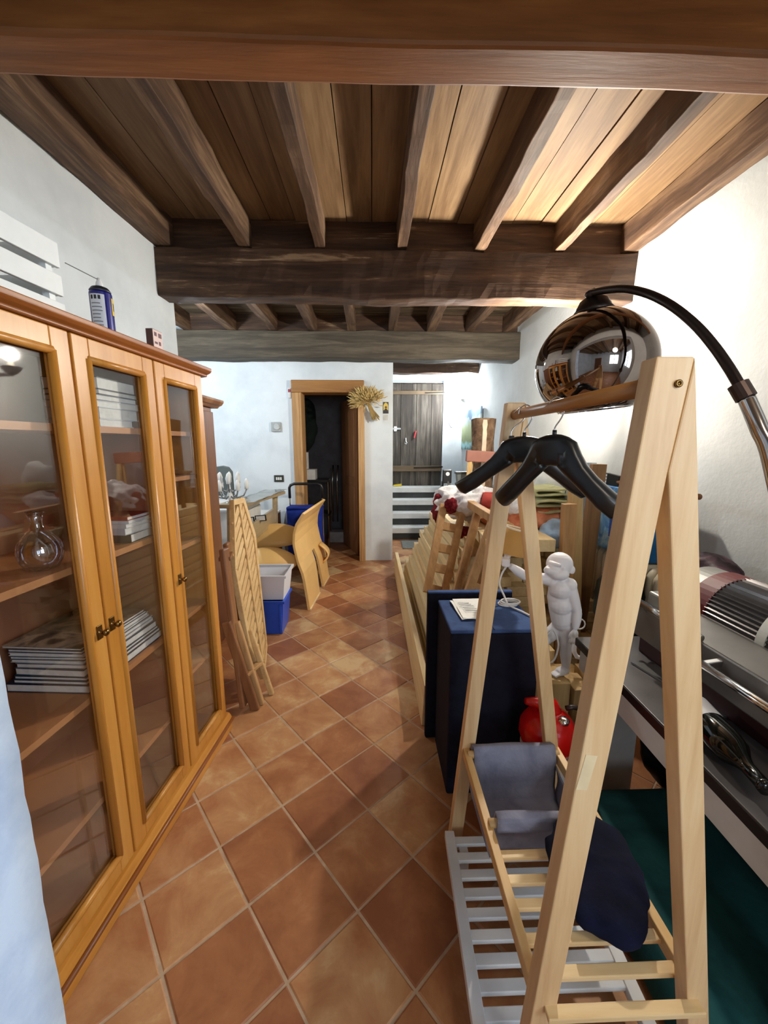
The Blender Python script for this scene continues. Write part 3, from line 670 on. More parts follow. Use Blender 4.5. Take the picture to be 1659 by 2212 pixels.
# ---- blue shopping trolley
M_TBLUE = mat_mix('trolley_cloth', [(16, 32, 108), (28, 54, 150)], 6, 0.8, 0.3)
sh = thing('shopping_trolley', 'blue cloth shopping trolley with black push handle by the doorway', 'trolley', (-0.76, 4.45, 0))
tb2 = B().bar((-0.77, 4.47, 0.14), (-0.77, 4.47, 0.74), 0.38, 0.24, (0, 1, 0), 0, 12, 0.012, 6)
obj('bag', tb2, M_TBLUE, sh, smooth=True)
obj('flap', B().bar((-0.77, 4.35, 0.745), (-0.77, 4.60, 0.74), 0.39, 0.02, (0, 0, 1), 0, 6, 0.008, 8), M_TBLUE, sh, smooth=True)
obj('frame', B().tube([(-0.955, 4.52, 0.06), (-0.955, 4.52, 0.86)], 0.008).tube([(-0.58, 4.52, 0.06), (-0.58, 4.52, 0.86)], 0.008), M_CHROME, sh)
obj('handle', B().tube([(-0.955, 4.52, 0.84), (-0.955, 4.52, 0.96), (-0.94, 4.52, 0.99), (-0.90, 4.52, 1.005), (-0.63, 4.52, 1.005), (-0.595, 4.52, 0.99), (-0.58, 4.52, 0.96), (-0.58, 4.52, 0.84)], 0.016), M_BLACKP, sh, smooth=True)
for x in (-0.97, -0.56):
    wh = obj('wheel', B().lathe([(0.05, -0.014), (0.065, -0.01), (0.065, 0.01), (0.05, 0.014)], (x, 4.52, 0.066), 20, Ry(PI/2)), M_BLACKP, sh)
    obj('hub', B().lathe([(0.022, -0.016), (0.022, 0.016)], (x, 4.52, 0.066), 12, Ry(PI/2)), plain('hub_grey', (150, 150, 150)), wh)

# ---- plank frame, chandelier, small table beyond the slatted board
M_PLASTICWOOD = wood('wrapped_board', [(0.2, (150, 132, 98)), (0.6, (186, 168, 132))], 'y', 0.3, 0.8, 0.15)
fr = thing('bed_frame', 'dismantled plank bed frame in clear wrap behind the slatted board', 'bed frame', (-1.05, 3.6, 0))
obj('top_rail', B().bar((-1.10, 2.98, 0.985), (-1.03, 4.2, 0.945), 0.20, 0.03), M_PLASTICWOOD, fr, bevel=0.003)
obj('side_rail', B().bar((-1.03, 3.1, 0.71), (-1.04, 4.2, 0.715), 0.03, 0.15), M_PLASTICWOOD, fr, bevel=0.003)
obj('post', B().bar((-1.06, 4.15, 0.0), (-1.03, 4.15, 0.93), 0.03, 0.11, (0, 1, 0)), M_PLASTICWOOD, fr, bevel=0.003)
obj('post', B().bar((-1.15, 3.05, 0.0), (-1.10, 3.05, 0.97), 0.03, 0.11, (0, 1, 0)), M_PLASTICWOOD, fr, bevel=0.003)
mwrap = mat_glass('clear_wrap', (238, 240, 236), 0.2, 0.15)
obj('plastic_wrap', B().sheet(lambda u, v: Vector((-1.13+0.11*u*2, 3.0+1.2*v, 1.012-0.035*v)) + noise.noise_vector(Vector((u*4, v*9, 1)))*0.012, 8, 24, 0.001), mwrap, fr, smooth=True)
lc = thing('low_cabinet', 'low white cabinet standing against the left bay wall', 'cabinet', (-1.38, 3.75, 0))
obj('body', B().box(-1.62, -1.18, 3.45, 4.1, 0, 0.86), M_WHITE, lc, bevel=0.004)
obj('worktop', B().box(-1.64, -1.16, 3.43, 4.12, 0.86, 0.885), M_WHITE, lc, bevel=0.004)
obj('door', B().box(-1.18, -1.165, 3.48, 4.07, 0.06, 0.84), M_WHITE, lc, bevel=0.003)
ch = thing('chandelier', 'white candle-arm chandelier resting on the low white cabinet', 'chandelier', (-1.32, 3.65, 0.885))
obj('stem', B().lathe([(0.06, 0), (0.075, 0.015), (0.02, 0.05), (0.03, 0.09), (0.015, 0.14), (0.012, 0.2)], (-1.32, 3.65, 0.885), 14), M_WHITE, ch, smooth=True)
for i in range(12):
    a = i*PI/3+0.3+(0.5 if i > 5 else 0); d = Vector((math.cos(a), math.sin(a), 0))*(1 if i < 6 else 0.6); c0 = Vector((-1.32, 3.65, 0.99 if i < 6 else 1.05))
    ar = obj('arm', B().tube([c0, c0+d*0.06+Vector((0, 0, -0.03)), c0+d*0.12+Vector((0, 0, -0.01)), c0+d*0.15+Vector((0, 0, 0.05))], 0.007), plain('pewter', (130, 130, 128), 0.4, 0.5), ch, smooth=True)
    e = c0+d*0.15+Vector((0, 0, 0.05))
    obj('candle_bulb', B().lathe([(0.02, 0), (0.02, 0.03), (0.024, 0.05), (0.014, 0.085), (0.003, 0.10)], e, 10), M_WHITE, ar, smooth=True)
cb = thing('chair_back', 'dark grey rounded chair back behind the chandelier', 'chair', (-1.610, 4.3, 0))
obj('backrest', B().prism([(-1.745, 0.9), (-1.505, 0.9), (-1.510, 1.16), (-1.545, 1.21), (-1.605, 1.225), (-1.715, 1.21), (-1.745, 1.16)], 'y', 4.28, 4.32), plain('grey_shell', (84, 90, 88), 0.5), cb, bevel=0.008)
obj('leg', B().tube([(-1.725, 4.3, 0), (-1.725, 4.3, 0.95)], 0.014), M_BLACKP, cb); obj('leg', B().tube([(-1.525, 4.3, 0), (-1.525, 4.3, 0.95)], 0.014), M_BLACKP, cb)
obj('seat', B().box(-1.745, -1.505, 4.32, 4.62, 0.43, 0.46), plain('grey_shell', (84, 90, 88)), cb, bevel=0.008)
stb = thing('side_table', 'small dark brown side table between bed frame and trolley', 'table', (-1.225, 4.5, 0))
obj('top', B().box(-1.415, -1.105, 4.32, 4.68, 0.655, 0.68), M_WHITE, stb, bevel=0.003)
for x in (-1.400, -1.120):
    for y_ in (4.34, 4.66): obj('leg', B().box(x-.016, x+.016, y_-.016, y_+.016, 0, 0.655), M_WALNUT, stb)
obj('apron', B().box(-1.405, -1.115, 4.325, 4.345, 0.60, 0.655), M_WALNUT, stb)
single('grey_sack', blob((-1.0, 4.72, 0.34), (0.09, 0.075, 0.36), 0.015, 4, 26, None, 0.003, 3.1), mat_mix('sackcloth', [(120, 116, 116), (146, 142, 140)], 8), 'grey upright sack against the back wall beside the trolley', 'sack', smooth=True)
for k, (x, y_) in enumerate(((-1.085, 3.42), (-1.01, 3.52))):
    ln = single('picture_frame', B().bar((x-.05, y_, 0.79), (x+.05, y_-.01, 0.80), 0.012, 0.055), M_BLACKP, ['small black frame with white card on side rail, left one', 'small black frame with white card on side rail, right one'][k], 'frame', 'small frames on the bed rail')
    obj('card', B().bar((x-.04, y_-.008, 0.792), (x+.04, y_-.018, 0.80), 0.004, 0.04), M_WHITE, ln)

# ---- things on the back wall
th = thing('thermostat', 'white wall thermostat with round dial left of the doorway', 'thermostat', (-1.142, 4.81, 1.60))
obj('case', B().box(-1.20, -1.085, 4.79, 4.82, 1.60, 1.71), plain('grey_plastic', (168, 172, 172), 0.5), th, bevel=0.008)
obj('dial', B().lathe([(0.036, 0), (0.036, 0.012), (0.03, 0.016)], (-1.13, 4.79, 1.655), 20, Rx(PI/2)), plain('pale_plastic', (196, 200, 200)), th)
sw = thing('light_switch', 'dark switch plate with three white buttons left of doorway', 'switch', (-1.137, 4.81, 1.0))
obj('plate', B().box(-1.195, -1.08, 4.808, 4.82, 1.0, 1.082), plain('dark_plate', (46, 48, 38), 0.5), sw, bevel=0.003)
for x in (-1.162, -1.137, -1.112): obj('button', B().box(x-.009, x+.009, 4.80, 4.81, 1.024, 1.058), M_WHITE, sw, bevel=0.002)
sn = thing('door_sensor', 'tiny white and red sensor at upper left of the door frame', 'sensor', (-0.97, 4.81, 1.985))
obj('case', B().box(-0.985, -0.95, 4.795, 4.82, 1.985, 2.10), M_WHITE, sn, bevel=0.004); obj('stripe', B().box(-0.983, -0.952, 4.793, 4.796, 2.05, 2.085), plain('sensor_red', (170, 70, 80)), sn)
ic = thing('icon_print', 'small arched holy picture with gold ground beside the wheat sheaf', 'picture', (0.16, 4.81, 1.81))
obj('print', B().box(0.127, 0.193, 4.815, 4.82, 1.812, 1.945), plain('print_dark_green', (70, 74, 60), 0.6), ic)
obj('gold_ground', B().prism([(0.132, 1.85), (0.188, 1.85), (0.188, 1.90), (0.18, 1.925), (0.16, 1.94), (0.14, 1.925), (0.132, 1.90)], 'y', 4.8135, 4.8152), plain('gold_leaf', (222, 196, 92), 0.5), ic)
fg = obj('figure', B().prism([(0.136, 1.815), (0.186, 1.815), (0.182, 1.85), (0.170, 1.868), (0.152, 1.868), (0.140, 1.85)], 'y', 4.812, 4.8137), plain('robe_dark', (54, 54, 60)), ic)
obj('head', B().lathe([(0.014, 0), (0.012, 0.002)], (0.161, 4.8132, 1.884), 14, Rx(PI/2)), plain('icon_brown', (110, 80, 54)), fg)
single('card', B().box(0.13, 0.185, 4.817, 4.82, 1.735, 1.80), plain('faded_card', (206, 210, 206), 0.7), 'pale blank card pinned under the holy picture', 'card')
# wheat sheaf
wh = thing('wheat_sheaf', 'dried wheat sheaf hung over the right corner of the door frame', 'wheat', (-0.05, 4.72, 1.75))
M_STRAW = plain('dry_straw', (176, 148, 92), 0.8, 0, 0.2); M_EAR = plain('wheat_ear', (196, 170, 110), 0.8, 0, 0.2)
kn0 = Vector((-0.05, 4.70, 1.93)); tail = Vector((0.035, 4.72, 1.74)); sb1, sb2 = B(), B()
for i in range(70):
    e = tail + Vector((random.uniform(-.045, .05), random.uniform(-.02, .03), random.uniform(-.02, .03)))
    sb1.tube([e, kn0 + Vector((random.uniform(-.02, .02), random.uniform(-.015, .015), 0))], 0.0028, 4)
for i in range(420):
    a = random.gauss(PI*0.62, 0.8); r = random.uniform(0.07, 0.24)
    p = kn0 + Vector((math.cos(a)*r*1.05, random.uniform(-.10, .06), math.sin(a)*r*0.75 + random.uniform(-.03, .03)))
    m_ = kn0.lerp(p, 0.6) + Vector((0, 0, 0.012)); sb1.tube([kn0, m_], 0.0022, 4)
    m2 = kn0.lerp(p, 0.72) + Vector((random.uniform(-.012, .012), 0, random.uniform(-.012, .012))); sb1.tube([m_, m2], 0.0018, 4); sb2.tube([m2, m2.lerp(p, 0.5) + Vector((0, 0, random.uniform(-.008, .008))), p], [0.003, 0.0065, 0.0015], 5)
obj('stalks', sb1, M_STRAW, wh, kind='stuff'); obj('ears', sb2, M_EAR, wh, kind='stuff')
obj('tie', B().tube([kn0 + Vector((0.03*math.cos(t*PI/5), 0.025*math.sin(t*PI/5), -0.012+0.008*math.cos(t))) for t in range(10)], 0.005, 6, close=True), M_STRAW, wh)

# ---- seen through the dark doorway
single('hanging_coat', blob((-0.93, 5.6, 1.72), (0.16, 0.12, 0.36), 0.05, 4, 30, None, None, 2), mat_mix('dark_green_cloth', [(10, 18, 16), (22, 34, 30)], 5), 'dark green coat hanging inside the dark doorway', 'coat', smooth=True)
rk = single('coat_rail', B().box(-1.3, -0.62, 5.62, 5.66, 2.13, 2.19), M_WALNUT, 'coat rail above the hanging coat in the dark doorway', 'rail')
for x in (-0.95, -0.85, -0.75): obj('hook', B().tube([(x, 5.62, 2.16), (x, 5.55, 2.15), (x, 5.53, 2.18)], 0.008), M_IRON, rk)
sv = thing('store_shelf', 'low dark shelf unit inside the doorway, white things on it', 'shelf', (-0.88, 5.7, 0))
for z in (0.45, 0.93): obj('shelf_board', B().box(-1.25, -0.62, 5.5, 5.85, z, z+0.03), M_BLACKP, sv)
for x in (-1.24, -0.63):
    for y_ in (5.52, 5.83): obj('leg', B().tube([(x, y_, 0), (x, y_, 0.96)], 0.012), M_CHROME, sv)
single('paper_roll', B().lathe([(0.022, 0), (0.07, 0), (0.07, 0.23), (0.022, 0.23)], (-0.97, 5.62, 1.11), 20), M_WHITE, 'white paper roll standing on the white box in the doorway', 'paper roll', smooth=False)
single('white_box', B().box(-1.1, -0.80, 5.52, 5.72, 0.962, 1.105), M_WHITE, 'white box on the store shelf in the dark doorway', 'box', bevel=0.004)
single('floor_box', B().box(-0.66, -0.40, 5.75, 5.95, 0.002, 0.16), plain('dull_white', (168, 168, 170)), 'small white box on the floor inside the doorway', 'box', bevel=0.004)
pp = B()
for x in (-0.60, -0.53): pp.tube([(x, 5.86, 0.3), (x, 5.86, 0.9), (x+0.02, 5.86, 1.15)], 0.012)
single('pipes', pp, M_CHROME, 'pair of pale upright pipes inside the dark doorway', 'pipes', smooth=True)

# ================================================================== RIGHT SIDE
pdl = thing('added_fill_pendant', 'small white added fill pendant, unseen just behind the camera', 'lamp', (0.70, -0.25, 2.1))  # added fitting for the fill bulb, out of view
obj('cable', B().tube([(0.70, -0.25, 2.86), (0.70, -0.25, 2.2)], 0.004, 6), M_WHITE, pdl)
obj('holder', B().lathe([(0.012, 2.13), (0.02, 2.14), (0.02, 2.2), (0.008, 2.21)], (0.70, -0.25, 0), 14), M_WHITE, pdl, smooth=True)

# ---- wall uplighters
M_SCONCE = mat_emit('lit_plaster_bowl', (255, 246, 226), 1.2)
def sconce(x, y_, z, label):
    t = thing('wall_uplighter', label, 'wall light', (x, y_, z), 'white wall uplighters')
    prof_ = [(0.015, -0.05), (0.035, -0.04), (0.055, -0.015), (0.062, 0.005), (0.058, 0.005), (0.05, -0.015), (0.03, -0.033), (0.012, -0.04)]
    obj('bowl', B().lathe(prof_, (x, y_, z), 24), M_WHITE, t, smooth=True)
    obj('bulb', B().ell((x, y_, z+0.012), (0.02, 0.02, 0.032), 12), M_SCONCE, t, smooth=True)
    obj('bracket', B().box(x, x+0.545 if y_ < 4 else x+0.14, y_-0.015, y_+0.015, z-0.06, z-0.04), M_WHITE, t)
sconce(1.19, 2.72, 1.99, 'lit white bowl uplighter on right wall behind the chrome lamp shade')
sconce(1.47, 6.45, 2.16, 'lit white bowl uplighter on the passage wall above the painting')
# painting
pt = thing('painting', 'unframed green and blue landscape canvas on the passage wall', 'painting', (1.58, 6.35, 1.37))
m, n_, l_, b_ = base('landscape_paint', 0.6)
tc = n_.new('ShaderNodeTexCoord'); sp = n_.new('ShaderNodeSeparateXYZ'); l_.new(tc.outputs['Generated'], sp.inputs[0])
mp = coords(n_, l_, (1, 1, 1)); t_ = nz(n_, l_, mp, 6, 6, 0.6, 1.0); ad = n_.new('ShaderNodeMath'); ad.operation = 'MULTIPLY_ADD'; ad.inputs[1].default_value = 0.35
l_.new(t_.outputs[0], ad.inputs[0]); l_.new(sp.outputs[2], ad.inputs[2])
r_ = ramp(n_, [(0.18, (70, 90, 80)), (0.30, (150, 196, 200)), (0.38, (126, 134, 84)), (0.75, (176, 184, 134)), (0.95, (196, 214, 220)), (1.15, (130, 160, 186))])
l_.new(ad.outputs[0], r_.inputs[0]); l_.new(r_.outputs[0], b_.inputs['Base Color'])
obj('canvas', B().prism([(1.575, 6.92), (1.603, 5.85), (1.578, 5.85), (1.55, 6.92)], 'z', 1.37, 2.0), m, pt)
single('hollow_log', B().lathe([(0.125, 0), (0.13, 0.2), (0.12, 0.5), (0.128, 0.74), (0.10, 0.74), (0.095, 0.5), (0.1, 0.02)], (1.23, 4.42, 0.985), 28, Rz(0.3), caps=False), mat_mix('bark', [(70, 52, 40), (112, 88, 68), (140, 116, 92)], 9, 0.9, 0.9), 'hollow bark log standing upright on the storage trunk', 'log')
lg = C.objects['hollow_log']
for v in lg.data.vertices: v.co += noise.noise_vector(v.co*9)*0.014
sl_ = B(); wv = []
for i in range(15):
    z = 0.99+0.72*i/14; wq = 0.022+0.014*noise.noise(Vector((i*0.9, 0, 0))); xq = 1.205+0.01*noise.noise(Vector((0, i*0.6, 3)))
    wv.append([(xq-wq, 4.30, z), (xq+wq, 4.30, z), (xq+wq, 4.275, z), (xq-wq, 4.275, z)])
sl_.loft(wv); obj('split_edge', sl_, plain('pale_sapwood', (206, 190, 166), 0.8), lg)
tk = thing('storage_trunk', 'dark storage trunk standing behind the lumber pile', 'trunk', (1.2, 4.4, 0))
obj('body', B().box(0.86, 1.56, 4.2, 4.62, 0, 0.93), plain('trunk_dark', (44, 44, 44), 0.6), tk, bevel=0.01); obj('lid', B().box(0.85, 1.57, 4.19, 4.63, 0.93, 0.98), plain('trunk_dark', (44, 44, 44)), tk, bevel=0.01)
gb = thing('grey_crate', 'dark grey plastic crate on the trunk before the log', 'crate', (1.04, 4.1, 0.985))
obj('tub', B().prism([(0.92, 0.985), (1.17, 0.985), (1.19, 1.145), (0.90, 1.145)], 'y', 4.2, 4.28), plain('crate_grey', (98, 104, 104), 0.5), gb, bevel=0.008)
obj('rim', B().box(0.89, 1.20, 4.193, 4.287, 1.135, 1.16), plain('crate_dark', (50, 54, 54), 0.5), gb, bevel=0.006)
gj = single('glass_jar', B().lathe([(0.04, 0), (0.045, 0.01), (0.045, 0.12), (0.03, 0.15), (0.03, 0.165), (0.025, 0.165), (0.04, 0.11), (0.038, 0.006)], (1.40, 4.24, 0.982), 18), mat_glass('jar_glass', (230, 236, 232), 0.3), 'clear glass jar on the dark trunk beside the grey crate', 'jar', smooth=True)
shh = thing('sawhorse', 'sawhorse with a reddish crossbar and pale legs before the bark log', 'sawhorse', (1.35, 4.05, 0))
obj('crossbar', B().bar((0.96, 4.05, 1.335), (1.62, 4.05, 1.30), 0.05, 0.115), plain('pinkish_wood', (140, 90, 76), 0.6, 0, 0.08), shh, bevel=0.008)
for p, q in (((1.0, 4.05, 1.28), (0.93, 3.93, 0)), ((1.02, 4.08, 1.28), (0.95, 4.17, 0)), ((1.58, 4.05, 1.25), (1.60, 3.93, 0)), ((1.57, 4.08, 1.25), (1.60, 4.17, 0))):
    obj('leg', B().bar(p, q, 0.045, 0.03), M_PINEZ, shh, bevel=0.004)

# ---- lumber pile
GR = 'rough planks in the lumber pile'
ORD = ['lowest', 'second lowest', 'third lowest', 'fourth lowest', 'fifth lowest', 'sixth lowest', 'sixth highest', 'fifth highest', 'fourth highest', 'third highest', 'second highest', 'topmost']
zl = 0.0; nl = 12
for i in range(nl):
    first = True; h = 0.068; x = 0.30+0.030*i+random.uniform(-.012, .012)
    while x < 1.46-0.012*i:
        wdh = random.uniform(0.10, 0.15)
        y0 = 2.06+0.035*i+random.uniform(-.08, .10); y1 = 4.28-0.02*i+random.uniform(-.12, .06)
        if x > 0.62: y0 += 0.12
        if 0.85 < x < 1.3: y0 += random.choice((0, 0, 0.1))
        if zl < 0.5 and x < 0.70 and i < 6: y0 = max(y0, 2.02)
        b = B().box(x+.003, x+wdh-.003, y0, y1, zl+0.001, zl+h-0.001)
        lab = ('pine plank at the left edge of the pile, %s layer' if first else 'pine plank within the %s layer of the pile') % ORD[i]
        o = single('lumber_plank', b, M_PINE, lab, 'plank', GR, bevel=0.003)
        first = False; x += wdh
    zl += h
PILE_TOP = zl
single('edge_board', B().bar((0.262, 4.33, 0.125), (0.272, 1.83, 0.115), 0.035, 0.23, (0.05, 0, 1)), M_PINE, 'wide pale board standing on edge along the pile foot', 'plank', bevel=0.003)
# ends of short beams in front of the pile, at the monkey's feet
def prop_post(x, y_, z1, wdh, dp, label):
    single('beam_offcut', B().loft([[(x, y_, 0), (x+wdh, y_, 0), (x+wdh, y_+dp, 0), (x, y_+dp, 0)], [(x, y_, z1), (x+wdh, y_, z1), (x+wdh, y_+dp, z1), (x, y_+dp, z1)]]), M_PINEZ, label, 'beam', 'beam offcuts standing under the monkey', bevel=0.003)
prop_post(0.80, 1.64, 0.355, 0.115, 0.17, 'upright pine offcut right under the monkey figure feet')
prop_post(0.925, 1.62, 0.335, 0.085, 0.14, 'upright pine offcut just right of the monkey feet')
prop_post(1.02, 1.66, 0.355, 0.09, 0.15, 'upright pine offcut nearest the low table corner')
prop_post(0.78, 1.82, 0.42, 0.14, 0.10, 'taller pine offcut standing behind the monkey figure')
prop_post(0.94, 1.80, 0.30, 0.12, 0.10, 'short pine offcut behind the right one under monkey')
# beams lying on top of the pile with ends toward the camera
for k, (p, q, wdh, hh, lab) in enumerate([
        ((0.73, 2.26, 0.856), (0.80, 3.1, 0.856), 0.12, 0.075, 'pine beam on the pile top, leftmost of those by the lamp shade'),
        ((0.885, 2.16, 0.856), (0.935, 3.2, 0.856), 0.12, 0.075, 'pine beam on the pile top right behind the lamp shade'),
        ((1.03, 2.24, 0.856), (1.07, 3.3, 0.856), 0.11, 0.075, 'pine beam on the pile top behind the monkey head')]):
    single('pine_beam', B().bar(p, q, wdh, hh), M_PINE, lab, 'beam', 'beams lying on the lumber pile', bevel=0.004)

# ---- leaning wooden frames
def lean_frame(name, a0, a1, b0, b1, label, slats, extra=0.0):
    t = thing(name, label, 'frame', (a1+b1)/2, 'narrow wooden frames leaning on the pile')
    obj('post', B().bar(a0, a1, 0.05, 0.035, (0, 1, 0)), M_OLDPINE, t, bevel=0.004)
    obj('post', B().bar(b0, b1, 0.05, 0.035, (0, 1, 0)), M_OLDPINE, t, bevel=0.004)
    for s_ in slats:
        obj('rung', B().bar(a0.lerp(a1, s_), b0.lerp(b1, s_), 0.022, 0.06, (a0-a1)), M_OLDPINE, t, bevel=0.003)
    return t
lean_frame('leaning_frame', at(958, 1090, 2.75), at(922, 1280, 2.45), at(1000, 1098, 2.78), at(958, 1290, 2.45), 'leaning wooden frame with rungs, farthest left on the pile', (0.05, 0.25, 0.5, 0.72, 0.95))
lean_frame('leaning_frame', at(1032, 1105, 2.55), at(985, 1285, 2.3), at(1075, 1100, 2.60), at(1022, 1290, 2.3), 'leaning wooden frame in the middle of the pile side', (0.04, 0.5, 0.95))
lean_frame('leaning_frame', at(1064, 1125, 2.35), at(1010, 1285, 2.15), at(1100, 1130, 2.4), at(1046, 1295, 2.15), 'leaning wooden frame nearest to the blue chest', (0.04, 0.9))
single('frame_rail', B().bar(at(1010, 1085, 2.75), at(1075, 1125, 2.2), 0.05, 0.05), M_OLDPINE, 'pale rail lying across the tops of the leaning frames', 'rail', bevel=0.004)

# ---- cloth heaps on the pile
M_LACE = mat_mix('white_lace', [(214, 214, 216), (236, 236, 238), (250, 250, 250)], 30, 0.9, 0.8)
M_REDP = mat_mix('red_print', [(96, 16, 24), (128, 30, 38), (214, 176, 178)], 40, 0.85, 0.4, True)
M_RUST = mat_mix('rust_cloth', [(160, 78, 54), (210, 126, 92), (228, 160, 124)], 7, 0.85, 0.4)
def on(px, py, y_, r, amp, fs, seed, mat, name, label, cat, R=None, n=44, flat=None):
    return single(name, blob(at(px, py, y_), r, amp, fs, n, R, flat, seed), mat, label, cat, smooth=True)
on(1013, 1083, 2.92, (0.26, 0.22, 0.115), 0.075, 8.5, 1.0, M_LACE, 'lace_cloth', 'crumpled white lace cloth heaped on the leaning frames', 'cloth', None, 72)
on(948, 1098, 2.95, (0.05, 0.10, 0.12), 0.03, 9, 2.0, M_REDP, 'red_print_cloth', 'dark red print cloth hanging at left end of the lace heap', 'cloth')
on(974, 1092, 2.71, (0.046, 0.022, 0.055), 0.014, 18, 2.6, M_REDP, 'red_print_corner', 'round red printed corner showing on front of the lace cloth', 'cloth')
on(1068, 1085, 2.72, (0.10, 0.12, 0.07), 0.04, 6, 3.0, mat_mix('brick_cloth', [(176, 60, 54), (204, 90, 80)], 6), 'brick_red_cloth', 'brick red cloth between lace heap and rust bedspread', 'cloth')
on(1105, 1090, 2.55, (0.10, 0.09, 0.055), 0.04, 9, 4.0, M_LACE, 'lace_edging', 'small white lace edging cloth above the lamp shade', 'cloth')
on(1140, 1122, 2.72, (0.30, 0.20, 0.15), 0.09, 5.0, 5.0, M_RUST, 'rust_bedspread', 'rust coloured quilted bedspread heaped behind the lamp shade', 'bedspread', None, 64, 0.8945)
on(1078, 1165, 2.42, (0.09, 0.08, 0.07), 0.04, 6, 6.0, M_RUST, 'rust_bedspread_corner', 'rust coloured cushion cover lying below the bedspread', 'cushion cover')
on(1000, 1150, 2.75, (0.05, 0.07, 0.045), 0.02, 9, 6.6, M_REDP, 'red_scarf', 'dark red scarf end tucked behind the leaning frames', 'scarf')
on(1185, 1165, 2.7, (0.16, 0.14, 0.07), 0.04, 6, 7.0, mat_mix('dark_bag_cloth', [(22, 26, 22), (56, 60, 50)], 5), 'dark_bag', 'dark crumpled bag under the rust bedspread', 'bag', None, 40, 0.818)
on(1194, 1160, 2.46, (0.10, 0.09, 0.095), 0.05, 6, 8.0, mat_mix('light_blue_cloth', [(140, 180, 230), (170, 206, 246), (110, 150, 208)], 5), 'light_blue_cloth', 'light blue cloth lying beside the upright boards', 'cloth', None, 40, 0.80)
on(1200, 1055, 3.05, (0.17, 0.10, 0.19), 0.05, 4, 9.0, mat_mix('white_cotton', [(214, 222, 222), (240, 244, 244)], 6), 'white_pillow', 'white cotton pillow propped behind the green blanket', 'pillow')
# folded green blanket: S-folds
gbk = B(); pts_ = []
cb0 = at(1178, 1075, 2.72)
lay_ = 5
for i in range(lay_):
    z = i*0.036; xa, xb = (-0.12, 0.13-0.012*i)
    seq = [(xa, z), (xa*0.4, z+0.006*math.sin(i)), (xb*0.5, z+0.010*(i == 3)), (xb, z)]
    if i % 2: seq = seq[::-1]
    pts_ += seq
    if i < lay_-1:
        e = seq[-1]; s_ = 1 if e[0] > 0 else -1; pts_.append((e[0]+0.02*s_, z+0.018))
pts_ = [(x, z+0.5*(x*x)*(1 if x > 0 else 0.3)*(i/len(pts_))*2) for i, (x, z) in enumerate(pts_)]
def bf(u, v):
    t = u*(len(pts_)-1); i = min(int(t), len(pts_)-2); f_ = t-i
    x = pts_[i][0]*(1-f_)+pts_[i+1][0]*f_; z = pts_[i][1]*(1-f_)+pts_[i+1][1]*f_
    return cb0 + Vector((x, (v-0.5)*0.34 + 0.02*math.sin(z*60), z-0.075+0.012*noise.noise(Vector((x*8, v*3, z*9)))))
gbk.sheet(bf, (len(pts_)-1)*3, 8, 0.014)
single('green_blanket', gbk, mat_mix('sage_cloth', [(176, 178, 130), (206, 208, 164)], 10), 'sage green folded blanket on top of the rust bedspread', 'blanket', smooth=True)

# clamp stand at far left of the cloths
cs = thing('clamp_stand', 'black clamp head with round hole on a grey leg at pile end', 'clamp', at(966, 1060, 3.7))
a_ = at(966, 1028, 3.7)
obj('head', B().box(a_.x-.045, a_.x+.04, 3.68, 3.72, a_.z-.07, a_.z+.06), M_BLACKP, cs, bevel=0.008)
obj('pin', B().lathe([(0.018, 0), (0.018, 0.006)], (a_.x, 3.68, a_.z+0.02), 14, Rx(PI/2)), M_WHITE, cs)
obj('leg', B().bar((a_.x+.01, 3.70, a_.z-.05), (a_.x+.09, 3.66, 0.83), 0.045, 0.02), plain('grey_metal', (130, 134, 134), 0.4, 0.6), cs)
obj('leg', B().bar((a_.x-.04, 3.72, a_.z-.05), (a_.x-.06, 3.72, 0.83), 0.05, 0.02), M_BLACKP, cs)

# ---- upright boards right of the cloths
def upright(p, q, wdh, dp, mat, label):
    single('upright_board', B().bar(p, q, wdh, dp, (0, 1, 0)), mat, label, 'board', 'boards standing upright against the right wall', bevel=0.003)
upright((1.16, 2.20, 0.0), (1.125, 2.20, 1.115), 0.075, 0.045, M_OLDPINE, 'knotty upright board, leftmost and shortest of the three')
upright((1.265, 2.26, 0.0), (1.185, 2.26, 1.215), 0.075, 0.045, M_PINEZ, 'pale upright board in the middle of the three')
upright((1.30, 2.32, 0.0), (1.345, 2.32, 1.335), 0.085, 0.04, wood('dark_board', [(0.2, (100, 70, 42)), (0.7, (150, 112, 72))], 'z', 0.6), 'dark tall upright board, rightmost of the three')
# ---- radiator
rd = thing('radiator', 'cream cast iron column radiator on right wall behind the table', 'radiator', (1.58, 2.25, 0))
M_RAD = plain('radiator_cream', (206, 198, 176), 0.45, 0, 0.06)
for i in range(13):
    y_ = 1.92+0.058*i; c = B()
    for x in (1.50, 1.565, 1.63):
        c.tube([(x, y_, 0.10), (x, y_, 0.76)], 0.019, 8)
    c.tube([(1.49, y_, 0.12), (1.49, y_, 0.75), (1.50, y_, 0.775), (1.63, y_, 0.775)], 0.024, 8); c.tube([(1.485, y_, 0.11), (1.64, y_, 0.11)], 0.024, 8)
    obj('column', c, M_RAD, rd, smooth=True)
for y_ in (1.95, 2.58): obj('foot', B().box(1.50, 1.64, y_-.02, y_+.02, 0, 0.09), M_RAD, rd)
